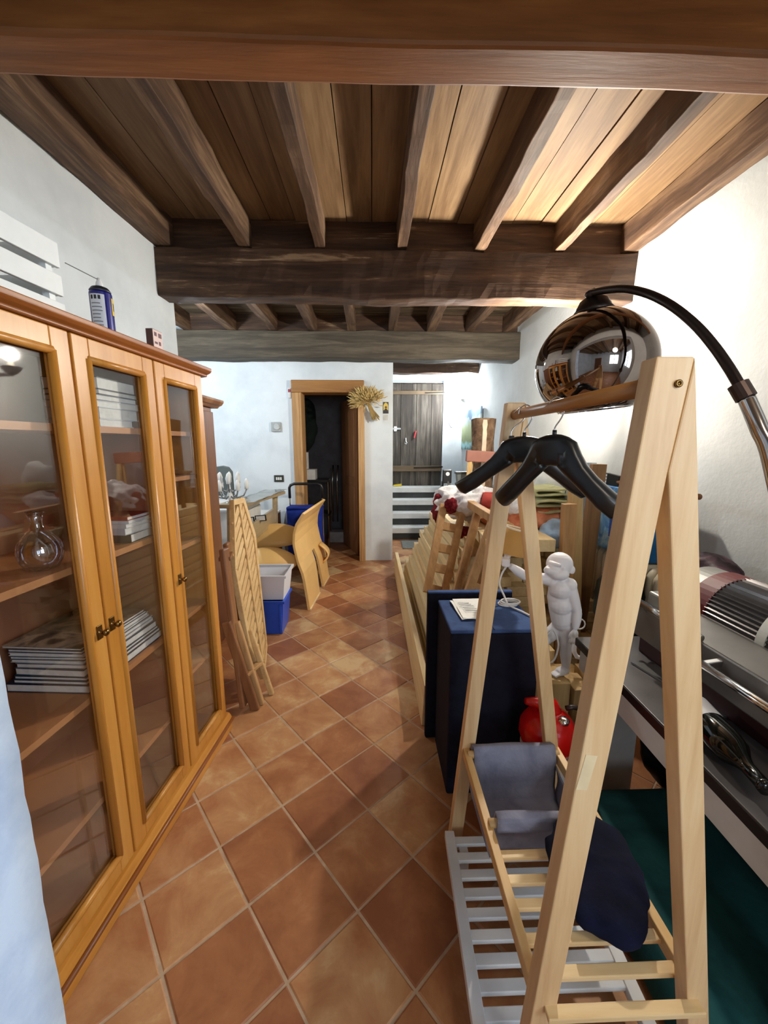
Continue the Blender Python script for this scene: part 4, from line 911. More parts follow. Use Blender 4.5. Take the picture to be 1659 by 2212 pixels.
# blue printed box on the radiator with the big wooden fork on it
bx = thing('blue_box', 'light blue printed carton standing on the radiator', 'box', (1.5, 2.25, 0.80))
M_PB = mat_mix('blue_print', [(180, 206, 218), (120, 170, 206), (60, 110, 176), (200, 216, 222)], 7, 0.5, 0.02)
obj('carton', B().box(1.46, 1.66, 2.05, 2.50, 0.802, 1.195), M_PB, bx, bevel=0.003)
obj('end_panel', B().box(1.465, 1.655, 2.044, 2.05, 0.805, 1.19), plain('deep_blue_card', (26, 110, 176), 0.5), bx)
obj('pictured_block', B().box(1.4585, 1.46, 2.16, 2.34, 0.89, 1.03), plain('picture_blue', (46, 74, 150), 0.5), bx)
obj('picture_band', B().box(1.4585, 1.46, 2.06, 2.13, 0.84, 1.10), plain('card_sky', (150, 190, 214), 0.5), bx)
fk = thing('wooden_fork', 'giant decorative fork with wooden handle lying on the blue carton', 'fork', (1.52, 2.35, 1.2))
M_FW = wood('fork_wood', [(0.2, (92, 58, 30)), (0.7, (140, 92, 50))], 'y', 0.5)
obj('handle', B().tube([(1.50, 1.75, 1.212), (1.50, 2.1, 1.216), (1.50, 2.36, 1.224)], [0.014, 0.016, 0.012], 10), M_FW, fk, smooth=True)
hd = obj('head', B().bar((1.50, 2.34, 1.225), (1.50, 2.47, 1.235), 0.02, 0.075, (0, 0, 1)), M_IRON, fk, bevel=0.006)
for dz in (-0.03, -0.01, 0.01, 0.03): obj('tine', B().tube([(1.50, 2.46, 1.235+dz), (1.497, 2.62, 1.24+dz)], [0.006, 0.003], 6), M_CHROME, fk)
pc_ = single('flat_carton', B().bar((1.40, 2.62, 0.95), (1.405, 2.62, 1.33), 0.19, 0.02, (0, 1, 0)), mat_mix('blue_grey_print', [(150, 172, 188), (196, 206, 210)], 12, 0.5, 0.02), 'flat blue-grey printed carton behind the upright boards', 'box') 
# jackets hanging off the radiator end
single('black_jacket', blob((1.385, 2.02, 0.52), (0.085, 0.13, 0.46), 0.05, 4, 40, None, 0.02, 11), mat_mix('jacket_black', [(8, 9, 10), (20, 23, 25)], 6, 0.7, 0.4), 'black jacket hanging down over the left end of the radiator', 'jacket', smooth=True)
jz = single('grey_green_bag', blob((1.26, 1.98, 0.60), (0.055, 0.08, 0.17), 0.035, 6, 34, None, None, 12), mat_mix('bag_grey_green', [(38, 46, 44), (64, 72, 66)], 6, 0.7, 0.4), 'grey-green bag hanging left of the black jacket', 'bag', smooth=True)
single('purple_bag', blob((1.60, 1.75, 0.86), (0.09, 0.16, 0.07), 0.03, 7, 34, None, 0.79, 13), mat_mix('purple_black_cloth', [(26, 18, 22), (52, 34, 42), (98, 66, 80)], 7, 0.5, 0.3), 'dark purple crumpled bag on the radiator by the wall', 'bag', smooth=True)

# ---- navy chest with a raised back board, papers on it
cf = thing('navy_chest', 'navy felt-covered square chest with raised back board', 'chest', (0.47, 1.6, 0))
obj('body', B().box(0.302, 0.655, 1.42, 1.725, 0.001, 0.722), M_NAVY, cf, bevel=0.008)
obj('lid', B().box(0.300, 0.657, 1.418, 1.727, 0.722, 0.738), M_CHESTLIT, cf, bevel=0.006)
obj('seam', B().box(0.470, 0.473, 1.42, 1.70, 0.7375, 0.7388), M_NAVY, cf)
obj('back_board', B().box(0.255, 0.657, 1.742, 1.775, 0.001, 0.765), M_CHESTLIT if False else M_NAVY, cf, bevel=0.008)
obj('lit_top_edge', B().box(0.257, 0.655, 1.744, 1.773, 0.762, 0.768), M_CHESTLIT, cf)  # light along the board top painted as a paler strip
for k, (x0, y0, a) in enumerate(((0.362, 1.50, 0.06), (0.368, 1.507, 0.02))):
    b = B().sheet(lambda u, v: Vector((x0, y0, 0.7405+0.004*k)) + Rz(a) @ Vector((0.125*u, 0.20*v, 0.006*noise.noise(Vector((u*2, v*2, k)))+0.004)), 6, 6, 0.0015)
    pa = single('paper_sheet', b, plain('paper_white', (236, 238, 234), 0.7, 0, 0.02), ['lower white paper sheet lying on the navy chest', 'upper printed white paper sheet lying on the navy chest'][k], 'paper', 'papers on the navy chest')
    if k:
        for i in range(6):
            obj('printed_line', B().obox(Vector((x0, y0, 0.7545)) + Rz(a) @ Vector((0.055-0.004*i, 0.06+0.016*i, 0)), (0.06-0.005*(i % 3), 0.0035, 0.0006), Rz(a)), plain('print_grey', (120, 122, 128)), pa)

# ---- monkey lamp
def monkey():
    Y0 = 1.735
    def m_(px, py, dy=0.0): return at(px, py, Y0+dy)
    b = B()
    hd_ = m_(1206, 1222, 0.0)
    # trunk
    b.tube([m_(1212, 1246), m_(1212, 1262), m_(1210, 1290), m_(1212, 1318), m_(1216, 1340), m_(1218, 1356)], [0.034, 0.052, 0.058, 0.054, 0.053, 0.036], 20)
    b.ell(m_(1211, 1272, -0.015), (0.055, 0.055, 0.052), 18); b.ell(m_(1211, 1305, -0.012), (0.052, 0.055, 0.055), 18); b.ell(m_(1217, 1345), (0.052, 0.05, 0.04), 18)
    # head, muzzle, brow, ears
    b.ell(hd_ + Vector((0.008, 0.005, 0.006)), (0.060, 0.055, 0.056), 24)
    b.ell(hd_ + Vector((-0.035, -0.02, -0.016)), (0.036, 0.036, 0.028), 18); b.ell(hd_ + Vector((-0.008, -0.03, -0.03)), (0.045, 0.038, 0.028), 18)
    b.ell(hd_ + Vector((-0.062, -0.03, -0.012)), (0.018, 0.022, 0.018), 14)
    b.tube([hd_ + Vector((-0.05, -0.008, 0.02)), hd_ + Vector((-0.038, -0.036, 0.020)), hd_ + Vector((-0.015, -0.054, 0.018))], [0.008, 0.010, 0.008], 8)
    b.ell(hd_ + Vector((0.052, -0.03, -0.012)), (0.014, 0.010, 0.02), 12); b.ell(hd_ + Vector((0.02, 0.055, -0.01)), (0.014, 0.010, 0.02), 12)
    b.ell(hd_ + Vector((0.0, -0.052, 0.002)), (0.007, 0.005, 0.006), 10); b.ell(hd_ + Vector((-0.044, -0.037, 0.006)), (0.006, 0.006, 0.006), 10)
    # raised arm to the socket
    sh_, el, wr = m_(1190, 1252, 0.0), m_(1136, 1246, 0.0), m_(1102, 1222, -0.01)
    b.tube([sh_, sh_.lerp(el, 0.5), el], [0.030, 0.025, 0.021], 14); b.tube([el, el.lerp(wr, 0.45), wr], [0.021, 0.023, 0.014], 14); b.ell(sh_, (0.034, 0.034, 0.034), 14)
    hp = m_(1093, 1213, -0.012); b.ell(hp, (0.016, 0.018, 0.017), 12)
    for i in range(4):      # fingers round the socket
        c = hp + Vector((0.0, 0, 0.012-0.009*i)); b.tube([c + Vector((0.012, -0.014, 0)), c + Vector((-0.004, -0.022, 0)), c + Vector((-0.018, -0.012, 0)), c + Vector((-0.016, 0.004, 0))], [0.0055, 0.0058, 0.0055, 0.0045], 8)
    b.tube([hp + Vector((0.012, 0.012, 0.006)), hp + Vector((-0.004, 0.02, 0.012)), hp + Vector((-0.014, 0.012, 0.018))], [0.006, 0.0058, 0.0045], 8)
    # hanging arm nearer the camera
    s2, e2, w2 = m_(1231, 1264, -0.035), m_(1247, 1322, -0.062), m_(1243, 1358, -0.072)
    b.ell(s2, (0.032, 0.034, 0.034), 14); b.tube([s2, s2.lerp(e2, 0.5), e2], [0.028, 0.026, 0.021], 14); b.tube([e2, e2.lerp(w2, 0.5), w2], [0.021, 0.021, 0.014], 14)
    pm = m_(1241, 1369, -0.075); b.ell(pm, (0.019, 0.012, 0.022), 12)
    for i, (dx, L) in enumerate(((-0.014, 0.036), (-0.005, 0.042), (0.004, 0.040), (0.013, 0.032))):
        b.tube([pm + Vector((dx, 0, -0.012)), pm + Vector((dx*1.3-0.002, -0.004, -0.012-L*0.6)), pm + Vector((dx*1.3-0.005, 0.002, -0.012-L))], [0.0062, 0.0058, 0.0042], 8)
    b.tube([pm + Vector((-0.015, 0, 0.008)), pm + Vector((-0.024, -0.004, -0.006)), pm + Vector((-0.026, -0.004, -0.018))], [0.0065, 0.006, 0.0045], 8)
    # standing leg (right in view) and striding leg
    h1, k1, a1_ = m_(1224, 1350, -0.01), m_(1222, 1398, -0.022), m_(1222, 1440, -0.015)
    b.tube([h1, h1.lerp(k1, 0.5), k1], [0.040, 0.034, 0.026], 14); b.tube([k1, k1.lerp(a1_, 0.4), a1_], [0.026, 0.027, 0.018], 14)
    def foot(a, dirx, diry):
        b.ell(a + Vector((0, 0, -0.018)), (0.02, 0.02, 0.016), 12)
        t = a + Vector((dirx*0.05, diry*0.05, -0.022)); b.tube([a + Vector((0, 0, -0.018)), a.lerp(t, 0.6) + Vector((0, 0, -0.004)), t], [0.019, 0.020, 0.016], 12, 0, 1.3)
        for i in range(4):
            sd = (i-1.5)*0.010; q = t + Vector((-diry*sd, dirx*sd, 0.0)); b.tube([q, q + Vector((dirx*0.018, diry*0.018, -0.002)), q + Vector((dirx*0.032, diry*0.032, -0.006))], [0.007, 0.0065, 0.005], 8)
        q = t.lerp(a, 0.5); b.tube([q, q + Vector((-0.02*diry+dirx*.01, 0.03*dirx*-1, -0.004))], [0.007, 0.005], 8)
    foot(a1_, -0.9, -0.35)
    h2, k2, a2 = m_(1210, 1352, 0.02), m_(1172, 1386, 0.02), m_(1180, 1432, 0.06)
    b.tube([h2, h2.lerp(k2, 0.5), k2], [0.038, 0.034, 0.027], 14); b.tube([k2, k2.lerp(a2, 0.4), a2], [0.027, 0.026, 0.018], 14); foot(a2, -0.9, -0.2)
    # tail
    tl0 = m_(1228, 1358, 0.03)
    b.tube([tl0, m_(1240, 1385, 0.05), m_(1240, 1408, 0.03), m_(1246, 1419, 0.02), m_(1258, 1422, 0.01), m_(1272, 1416, 0.0)], [0.014, 0.013, 0.012, 0.0115, 0.011, 0.008], 12)
    return b, hd_, hp
mb_, hd_, hp = monkey()
mk = thing('monkey_lamp', 'white resin monkey figure holding up a small tan lampshade', 'lamp', (0.88, 1.7, 0.355))
body = obj('body', mb_, M_RESIN, mk)
rm = body.modifiers.new('remesh', 'REMESH'); rm.mode = 'VOXEL'; rm.voxel_size = 0.0035; rm.use_smooth_shade = True
sm = body.modifiers.new('smooth', 'SMOOTH'); sm.factor = 0.5; sm.iterations = 4
tilt = Ry(0.22)
so = obj('socket', B().lathe([(0.013, -0.025), (0.014, 0.03), (0.018, 0.032), (0.018, 0.055), (0.012, 0.058)], hp, 16, tilt), M_WHITE, mk, smooth=False, bevel=0.002)
obj('lamp_shade', B().lathe([(0.074, 0.045), (0.0745, 0.047), (0.050, 0.160), (0.0475, 0.160), (0.071, 0.047)], hp + Vector((0.003, 0, 0)), 36, tilt, caps=False), plain('tan_shade', (200, 152, 84), 0.8, 0, 0.05), mk, smooth=True)
obj('shade_trim', B().lathe([(0.051, 0.154), (0.052, 0.158), (0.050, 0.163), (0.0465, 0.163), (0.0465, 0.156)], hp + Vector((0.003, 0, 0)), 36, tilt, caps=False), plain('cream_trim', (232, 220, 194)), mk, smooth=True)
def pxs(l_, y_): return [at(a, b_, y_) for a, b_ in l_]
def smooth_pts(p, n=6):
    out = []
    for i in range(len(p)-1):
        p0, p1, p2, p3 = p[max(i-1, 0)], p[i], p[i+1], p[min(i+2, len(p)-1)]
        for k in range(n):
            t = k/n; out.append(0.5*((2*p1)+(p2-p0)*t+(2*p0-5*p1+4*p2-p3)*t*t+(-p0+3*p1-3*p2+p3)*t**3))
    return out+[p[-1]]
cord = smooth_pts([hp + Vector((0, -0.005, -0.025)), at(1084, 1240, 1.715), at(1079, 1262, 1.70), at(1088, 1285, 1.68)] + [Vector(p) for p in ((0.60, 1.63, 0.75), (0.635, 1.575, 0.744), (0.652, 1.54, 0.7435), (0.668, 1.53, 0.735), (0.70, 1.56, 0.66), (0.76, 1.60, 0.62))] + pxs([(1195, 1362), (1206, 1390), (1200, 1420), (1190, 1432)], 1.66))
obj('cord', B().tube(cord, 0.0042, 6), M_WHITE, mk, smooth=True)
coil = B()
for k in range(3):
    c0 = Vector((0.605+0.006*k, 1.66, 0.7425+0.006*k))
    coil.tube([c0 + Vector((0.042*math.cos(2*PI*i/16), 0.03*math.sin(2*PI*i/16), 0)) for i in range(16)], 0.0035, 6, close=True)
obj('cord_coil', coil, M_WHITE, mk, smooth=True)
obj('cord_coil', B().tube([at(1252+12*math.cos(t*PI/6), 1348+11*math.sin(t*PI/6), 1.80) for t in range(12)], 0.0035, 6, close=True), M_WHITE, mk, smooth=True)

# ---- red watering can beyond the rack
kt = thing('watering_can', 'glossy red watering can with dark hoop handle behind the rack', 'watering can', (0.655, 1.305, 0.322))
kc = Vector((0.655, 1.305, 0.322))
obj('body', B().lathe([(0.075, 0.0), (0.092, 0.015), (0.105, 0.055), (0.100, 0.095), (0.075, 0.13), (0.045, 0.15), (0.03, 0.153)], kc, 32), M_RED, kt, smooth=True)
obj('spout', B().tube([kc + Vector((-0.03, 0, 0.175)), kc + Vector((-0.06, -0.005, 0.188)), kc + Vector((-0.095, -0.01, 0.196))], [0.026, 0.018, 0.012], 14), M_RED, kt, smooth=True)
obj('neck', B().tube([kc + Vector((0.015, 0, 0.135)), kc + Vector((0.005, 0, 0.165)), kc + Vector((-0.035, 0, 0.178))], [0.034, 0.032, 0.026], 14), M_RED, kt, smooth=True)
obj('cap', B().lathe([(0.02, 0), (0.022, 0.012), (0.012, 0.02)], kc + Vector((0.03, -0.05, 0.135)), 14), M_CHROME, kt, smooth=True)
obj('handle', B().tube([kc + Vector((0.085+0.075*math.sin(t), 0.0, 0.075+0.085*math.cos(t))) for t in [i*PI/10-0.3 for i in range(12)]], 0.009, 8), plain('dark_handle', (40, 22, 16), 0.4), kt, smooth=True)
single('white_bucket', B().lathe([(0.07, 0.0), (0.092, 0.312), (0.096, 0.32), (0.083, 0.32), (0.066, 0.01)], (0.655, 1.305, 0.002), 24), M_WHITE, 'white bucket on the floor carrying the red watering can', 'bucket', smooth=True)
single('brown_bag', blob((0.79, 1.535, 0.14), (0.055, 0.04, 0.125), 0.015, 6, 26, None, 0.003, 21), mat_mix('brown_leather', [(58, 40, 26), (92, 66, 44)], 6), 'brown rounded bag on the floor right of the watering can', 'bag', smooth=True)
M_DARKB = mat_mix('black_bag_plastic', [(8, 9, 10), (18, 20, 22)], 6, 0.5, 0.2)
single('black_bag', blob((0.935, 1.545, 0.13), (0.05, 0.032, 0.12), 0.014, 7, 26, None, 0.003, 23), M_DARKB, 'narrow black bag standing behind the white table leg', 'bag', smooth=True)
single('black_sack', blob((1.30, 1.42, 0.2), (0.18, 0.10, 0.19), 0.03, 5, 34, None, 0.003, 24), M_DARKB, 'bulky black sack under the low table behind the ottoman', 'sack', smooth=True)

# ---- low table at right
tbl = thing('low_table', 'low white table with dark grey stone-look top along right wall', 'table', (1.24, 1.0, 0))
obj('table_top', B().loft([[(0.848, 0.53, z), (1.66, 0.53, z), (1.66, 1.575, z), (0.885, 1.575, z)] for z in (0.60, 0.622)]), M_PASTE, tbl, bevel=0.002)
obj('edge_band', B().loft([[(0.846, 0.53, z), (0.851, 0.53, z), (0.888, 1.577, z), (0.883, 1.577, z)] for z in (0.585, 0.617)]), plain('edge_dark', (26, 16, 16), 0.4), tbl)
obj('apron', B().loft([[(0.858, 0.54, z), (0.883, 0.54, z), (0.916, 1.55, z), (0.893, 1.55, z)] for z in (0.49, 0.585)]), M_WHITE, tbl, bevel=0.002)
obj('apron', B().box(0.90, 1.64, 1.535, 1.56, 0.49, 0.60), M_WHITE, tbl, bevel=0.002)
for (x, y_) in ((0.965, 1.42), (1.52, 1.42), (0.87, 0.56), (1.52, 0.56)):
    obj('leg', B().box(x, x+0.125, y_, y_+0.05, 0, 0.60), M_WHITE, tbl, bevel=0.003)
# appliance with ribbed barrel
gl = thing('ribbed_heater', 'grey appliance with ribbed rounded drum, red band and chrome rails on the table', 'appliance', (1.3, 1.15, 0.622))
M_GREYM = plain('grey_metal_panel', (104, 102, 100), 0.35, 0.5, 0.08); M_DGREY = plain('dark_steel', (82, 80, 80), 0.3, 0.7, 0.1)
rc = Vector((1.36, 0, 0.82)); RR = 0.145
def drum(y0, y1, r, mat, name, ribs=False, a0=-0.5, a1=PI+0.2):
    b = B(); rings = []; n = 72 if ribs else 30
    for yq in (y0, y1):
        ring = []
        for i in range(n+1):
            a = a0+(a1-a0)*i/n; rr = r + (0.0035*(1 if (i % 2) else -1) if ribs and 22 < i < 70 else 0)
            ring.append((rc.x+rr*math.cos(a), yq, rc.z+rr*math.sin(a)))
        ring.append((rc.x, yq, rc.z-0.06)); rings.append(ring)
    b.loft(rings); return obj(name, b, mat, gl, smooth=False)
drum(1.40, 1.50, RR-.004, plain('pale_metal', (136, 136, 132), 0.45, 0.3), 'drum_end'); drum(1.33, 1.41, RR+.002, plain('drum_red', (96, 8, 12), 0.55), 'red_band')
drum(0.92, 1.335, RR, M_DGREY, 'ribbed_drum', True)
drum(1.10, 1.13, RR+.005, plain('pale_strip', (196, 198, 192), 0.4), 'pale_strip', False, 1.5, 3.1)
obj('housing', B().prism([(1.20, 0.70), (1.52, 0.70), (1.52, 0.83), (1.20, 0.83), (1.06, 0.80), (1.06, 0.74)], 'y', 0.80, 1.48), M_GREYM, gl, bevel=0.01)
obj('front_panel', B().loft([[(1.035, yq, 0.71), (1.055, yq, 0.705), (1.075, yq, 0.815), (1.055, yq, 0.82)] for yq in (0.74, 1.46)]), M_GREYM, gl, bevel=0.004)
obj('base', B().box(1.08, 1.52, 0.76, 1.46, 0.622, 0.705), plain('dark_red_base', (56, 18, 18), 0.5), gl, bevel=0.006)
obj('rail', B().tube([(1.035, 1.13, 0.845), (1.035, 1.44, 0.845)], 0.013, 12), M_CHROME, gl, smooth=True)
obj('rail', B().tube([(1.0, 0.70, 0.79), (1.0, 1.10, 0.79)], 0.012, 12), M_CHROME, gl, smooth=True)
for yq, zq, xq in ((1.16, 0.845, 1.035), (1.41, 0.845, 1.035), (0.75, 0.79, 1.0), (1.07, 0.79, 1.0)):
    obj('rail_bracket', B().bar((xq, yq, zq), (1.07, yq, 0.80), 0.02, 0.02), M_CHROME, gl, bevel=0.003)
obj('rail_cap', B().tube([(1.035, 1.44, 0.845), (1.035, 1.465, 0.845)], 0.0135, 12), plain('cap_brown', (70, 34, 28), 0.4), gl)
obj('block', B().box(1.08, 1.18, 1.36, 1.44, 0.83, 0.885), plain('pale_metal', (136, 136, 132)), gl, bevel=0.008)
# knife-like blade sticking out and wine bottle
single('steel_blade', B().prism([(0.985, 1.36), (1.07, 1.34), (1.09, 1.05), (1.06, 1.05)], 'z', 0.6235, 0.630), plain('blade_steel', (150, 150, 148), 0.3, 0.8), 'flat steel blade lying on the table under the chrome rail', 'blade')
bq = Vector((0.975, 1.09, 0.667)); bd = Vector((-0.085, -0.40, 0)).normalized()
q_ = Vector((0, 0, 1)).rotation_difference(bd).to_matrix()
M_BOT = plain('dark_bottle', (12, 14, 12), 0.08, 0, 0.05)
bt = single('wine_bottle', B().lathe([(0.043, 0), (0.043, 0.19), (0.038, 0.225), (0.022, 0.255), (0.0165, 0.275), (0.0165, 0.325), (0.018, 0.327), (0.018, 0.337)], bq, 28, q_), M_BOT, 'dark wine bottle lying on the low table edge beside the appliance', 'bottle', smooth=True)
obj('label', B().lathe([(0.0434, 0.05), (0.0434, 0.13)], bq, 28, q_, caps=False), plain('label_grey', (176, 176, 180), 0.5), bt, smooth=True)

# ---- teal cushion box under the table, white slatted bench
tc_ = single('teal_ottoman', B().box(0.72, 1.30, 0.58, 1.25, 0.002, 0.20), mat_mix('teal_cloth', [(22, 66, 70), (38, 96, 98)], 5, 0.8, 0.3), 'dark teal cloth-covered ottoman on the floor under the table', 'ottoman')
bv = tc_.modifiers.new('bevel', 'BEVEL'); bv.width = 0.04; bv.segments = 4
for p in tc_.data.polygons: p.use_smooth = True
wb = thing('slatted_bench', 'low white slatted bench top under the clothes rack', 'bench', (0.45, 0.9, 0))
ZB = 0.105
obj('side_rail', B().bar((0.262, 1.16, ZB), (0.232, 0.45, ZB), 0.032, 0.03), M_WHITE, wb, bevel=0.002)
obj('side_rail', B().bar((0.655, 1.16, ZB), (0.632, 0.45, ZB), 0.032, 0.03), M_WHITE, wb, bevel=0.002)
for yq in (1.128, 1.075, 1.022, 0.969, 0.917, 0.865, 0.813, 0.762, 0.712, 0.665, 0.626, 0.548, 0.50):
    obj('slat', B().bar((0.262-0.042*(1.16-yq), yq, ZB+.004), (0.655-0.032*(1.16-yq), yq, ZB+.004), 0.027, 0.014), M_WHITE, wb, bevel=0.002)
for (x, y_) in ((0.30, 1.10), (0.62, 1.10), (0.27, 0.50), (0.60, 0.50)): obj('leg', B().box(x-.014, x+.014, y_-.014, y_+.014, 0, ZB), M_WHITE, wb)

# ---- clothes rack
ck = thing('clothes_rack', 'pale bamboo A-frame clothes rack in the right foreground', 'clothes rack', (0.46, 0.9, 0))
LL = [(0.268, 0), (0.312, 0), (0.436, 1.41), (0.4548, 1.572), (0.400, 1.572)]; RL = [(0.664, 0), (0.706, 0), (0.4556, 1.572), (0.4368, 1.41)]
for y0 in (0.57, 1.19):
    obj('leg', B().prism(LL, 'y', y0, y0+0.034), M_BAMBOO, ck, bevel=0.0025); obj('leg', B().prism(RL, 'y', y0, y0+0.034), M_BAMBOO, ck, bevel=0.0025)
for yq in (0.5695, 1.1895):
    obj('bolt', B().lathe([(0.0055, 0), (0.0055, 0.003), (0.003, 0.004), (0.0025, 0.002)], (0.434, yq, 1.535), 14, Rx(PI/2)), M_BRASS, ck, smooth=True)
obj('scarf_joint', B().loft([[at(1244, 1706, yj), at(1268, 1707, yj), at(1291, 1633, yj), at(1266, 1630, yj)] for yj in (0.5694, 0.571)]), plain('pale_bamboo', (242, 220, 176), 0.45), ck)
obj('hanging_rail', B().tube([(0.425, 0.60, 1.537), (0.425, 1.192, 1.537)], 0.0145, 16), M_ROD, ck, smooth=True)
for (x0, x1) in ((0.318, 0.315), (0.628, 0.628)):
    obj('side_rail', B().bar((x0, 1.215, 0.402), (x1, 0.575, 0.39), 0.022, 0.034), M_BAMBOOY, ck, bevel=0.002)
for yq in (0.84, 0.78, 0.728, 0.662, 0.607, 0.55):
    obj('slat', B().box(0.322, 0.622, yq, yq+0.022, 0.386, 0.398), M_BAMBOOX, ck, bevel=0.002)
for yq in (1.165, 0.92):
    obj('dowel', B().tube([(0.318, yq, 0.415), (0.628, yq, 0.415)], 0.012, 12), M_BAMBOOX, ck, smooth=True)
# felt sling basket hung from the two dowels
sl = thing('felt_basket', 'grey felt sling basket hung between the far rails of the rack', 'basket', (0.47, 1.04, 0.26))
def sling(u, v):
    t = u; x = 0.335+0.275*v
    P = [(0.90, 0.405), (0.902, 0.440), (0.922, 0.446), (0.94, 0.40), (0.945, 0.31), (0.965, 0.275), (1.04, 0.265), (1.12, 0.275), (1.14, 0.31), (1.145, 0.40), (1.162, 0.446), (1.183, 0.440), (1.187, 0.36)]
    k = t*(len(P)-1); i = min(int(k), len(P)-2); f_ = k-i
    return Vector((x, P[i][0]*(1-f_)+P[i+1][0]*f_, P[i][1]*(1-f_)+P[i+1][1]*f_)) + noise.noise_vector(Vector((x*7, t*8, 0)))*0.004
obj('sling', B().sheet(sling, 48, 12, 0.005), M_GREYFELT, sl, smooth=True)
for xs_ in (0.335, 0.61):
    obj('side_wall', B().sheet(lambda u, v: (xs_+0.012*math.sin(v*PI)*(1 if xs_ > .5 else -1), 0.945+0.195*u, 0.27+v*(0.115-0.02*math.sin(u*PI))), 10, 6, 0.005), M_GREYFELT, sl, smooth=True)
single('navy_garment', blob((0.53, 0.77, 0.440), (0.105, 0.145, 0.040), 0.03, 7, 44, Rz(-0.35), 0.4, 31), mat_mix('dark_navy_cloth', [(8, 10, 26), (18, 22, 48)], 8, 0.95, 0.5), 'dark navy garment heaped on the slats of the clothes rack', 'garment', smooth=True)

# ---- hangers
def hanger(c, ang, half, label, drop=0.125, hook_h=0.085):
    R = Rz(ang); c = Vector(c)
    t = thing('coat_hanger', label, 'hanger', c, 'black hangers on the rack rail')
    S = [(-1, -1.0, .017, .020), (-0.95, -0.965, .023, .027), (-0.78, -0.80, .024, .027), (-0.58, -0.60, .0225, .022), (-0.44, -0.43, .024, .020), (-0.34, -0.25, .029, .020), (-0.265, -0.08, .034, .020), (-0.20, -0.005, .036, .020), (-0.1, 0.03, .037, .020), (0, 0.04, .037, .020)]
    S = S + [(-a, b_, c_, d_) for a, b_, c_, d_ in S[-2::-1]]
    rings = []
    for s_, zz_, hh, dd in S:
        tl_ = 0.0 if abs(s_) < 0.22 else (-0.62 if s_ < 0 else 0.62)
        cen_ = Vector((s_*half + hh*math.sin(tl_)*-0.6, 0.035*(abs(s_)**2), zz_*drop - hh*math.cos(tl_)))
        ring = []
        for k in range(16):
            a = 2*PI*k/16; ca, sa = math.cos(a), math.sin(a)
            ca = math.copysign(abs(ca)**0.7, ca); sa = math.copysign(abs(sa)**0.7, sa)
            ring.append(c + R @ (cen_ + Vector((hh*sa*math.sin(tl_), dd*ca, hh*sa*math.cos(tl_)))))
        rings.append(ring)
    obj('body', B().loft(rings), M_BLACKP, t, smooth=True)
    n0 = Vector((0, 0, 0.003)); H_ = hook_h
    hk = [n0, n0 + Vector((0, 0, 0.018)), n0 + Vector((0.012, 0, H_*0.5)), n0 + Vector((0.018, 0, H_*0.75)), n0 + Vector((0.014, 0, H_+0.004)), n0 + Vector((0, 0, H_+0.013)), n0 + Vector((-0.014, 0, H_+0.004)), n0 + Vector((-0.0175, 0, H_-0.012))]
    obj('hook', B().tube([c + R @ p for p in smooth_pts(hk)], 0.0018, 8), M_CHROME, t, smooth=True)
    obj('collar', B().tube([c + n0 + Vector((0, 0, -0.006)), c + n0 + Vector((0, 0, 0.012))], 0.005, 10), M_BLACKP, t, smooth=True)
hanger((0.425, 0.925, 1.468), -math.radians(48), 0.158, 'black moulded coat hanger, the nearer of two on the rack rail', 0.150, 0.0735)
hanger((0.425, 1.11, 1.468), -math.radians(20), 0.190, 'black moulded coat hanger, the farther of two on the rack rail', 0.135, 0.0735)
th3 = thing('clip_hanger', 'thin wire hanger with black clip at far end of the rack rail', 'hanger', (0.42, 1.155, 1.44))
obj('wire', B().tube(smooth_pts([Vector(p) for p in ((0.405, 1.155, 1.44), (0.405, 1.155, 1.49), (0.437, 1.155, 1.52), (0.441, 1.155, 1.54), (0.425, 1.155, 1.5545), (0.409, 1.155, 1.54))]), 0.0018, 8), M_CHROME, th3, smooth=True)
obj('clip', B().box(0.398, 0.412, 1.150, 1.162, 1.435, 1.475), M_BLACKP, th3, bevel=0.002)

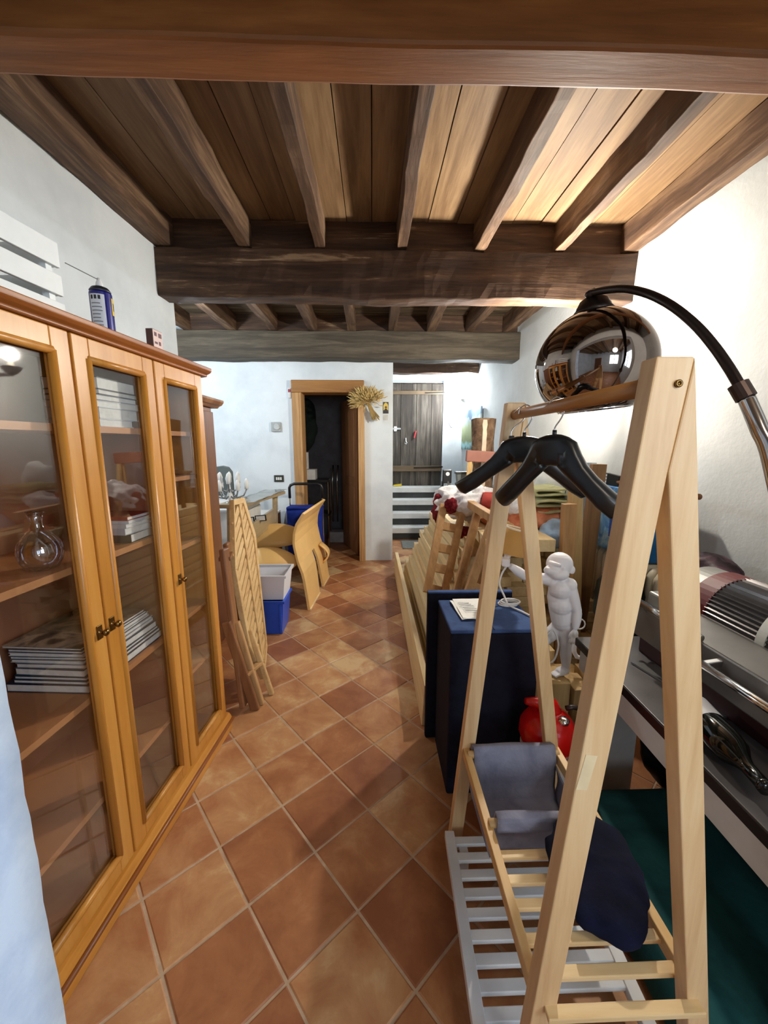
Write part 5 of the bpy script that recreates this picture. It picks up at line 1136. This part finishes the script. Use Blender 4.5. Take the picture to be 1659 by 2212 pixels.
# ---- arc floor lamp
al = thing('arc_floor_lamp', 'chrome arc floor lamp with large smoked globe shade at right', 'floor lamp', (0.82, 0.42, 0))
sc_ = Vector((0.612, 1.12, 1.662)); rt = Ry(-0.10)
prof_ = []
for i in range(28):
    t = PI*(0.09 + 0.70*i/27); prof_.append((0.153*math.sin(t), 0.148*math.cos(t)))
inner = [(r-.003, z) for r, z in prof_[::-1]]
obj('shade', B().lathe(prof_+inner, sc_, 64, rt, caps=False), M_SMOKE, al, smooth=True)
obj('shade_rim', B().lathe([(prof_[-1][0]+.001, prof_[-1][1]+.003), (prof_[-1][0]+.001, prof_[-1][1]-.001), (prof_[-1][0]-.005, prof_[-1][1]-.001)], sc_, 64, rt, caps=False), M_CHROME, al)
obj('shade_cap', B().lathe([(0.048, 0.138), (0.050, 0.143), (0.044, 0.150), (0.042, 0.156), (0.040, 0.158), (0.034, 0.170), (0.018, 0.180), (0.008, 0.184), (0.007, 0.195)], sc_, 36, rt), M_BRONZE, al, smooth=True)
obj('bulb', B().ell(sc_ + Vector((0, 0, 0.0)), (0.03, 0.03, 0.04), 14), M_WHITE, al, smooth=True)
obj('bulb_holder', B().tube([sc_ + Vector((0, 0, 0.03)), sc_ + Vector((0, 0, 0.14))], 0.018, 12), M_BRONZE, al, smooth=True)
tp = sc_ + rt @ Vector((0, 0, 0.196))
armp = [tp + Vector((-0.002, 0.012, 0.0)), Vector((0.588, 1.07, 1.864)), Vector((0.606, 1.0, 1.862)), Vector((0.622, 0.945, 1.838)), Vector((0.640, 0.886, 1.797)), Vector((0.664, 0.806, 1.712)), Vector((0.684, 0.741, 1.600))]
pole_pts = [(0.5856, 1.10)]
armp = smooth_pts([at(1276, 634, 1.10), at(1305, 627, 1.06), at(1350, 624, 1.0), at(1400, 635, 0.945), at(1450, 660, 0.886), at(1500, 700, 0.838), at(1540, 745, 0.80), at(1575, 795, 0.765), at(1603, 843, 0.741)])
obj('arm', B().tube(armp, 0.0092, 12), M_BRONZE, al, smooth=True)
obj('swivel', B().ell(at(1275, 636, 1.10), (0.013, 0.013, 0.011), 12).tube([at(1275, 636, 1.10), tp], 0.006, 10), M_BRONZE, al, smooth=True)
c0, c1 = at(1594, 830, 0.745), at(1612, 860, 0.733)
obj('collar', B().tube([c0, c1], 0.0165, 16), plain('collar_brown', (74, 58, 52), 0.4, 0.6), al, smooth=False)
polep = smooth_pts([c1, at(1640, 925, 0.705), at(1668, 1000, 0.682), Vector((0.728, 0.625, 1.2)), Vector((0.752, 0.55, 0.8)), Vector((0.78, 0.47, 0.35)), Vector((0.80, 0.43, 0.03))])
obj('pole', B().tube(polep, 0.0135, 14), M_CHROME, al, smooth=True)
obj('base', B().lathe([(0.08, 0), (0.082, 0.004), (0.082, 0.025), (0.03, 0.032)], (0.80, 0.42, 0.001), 32), M_WHITE, al)
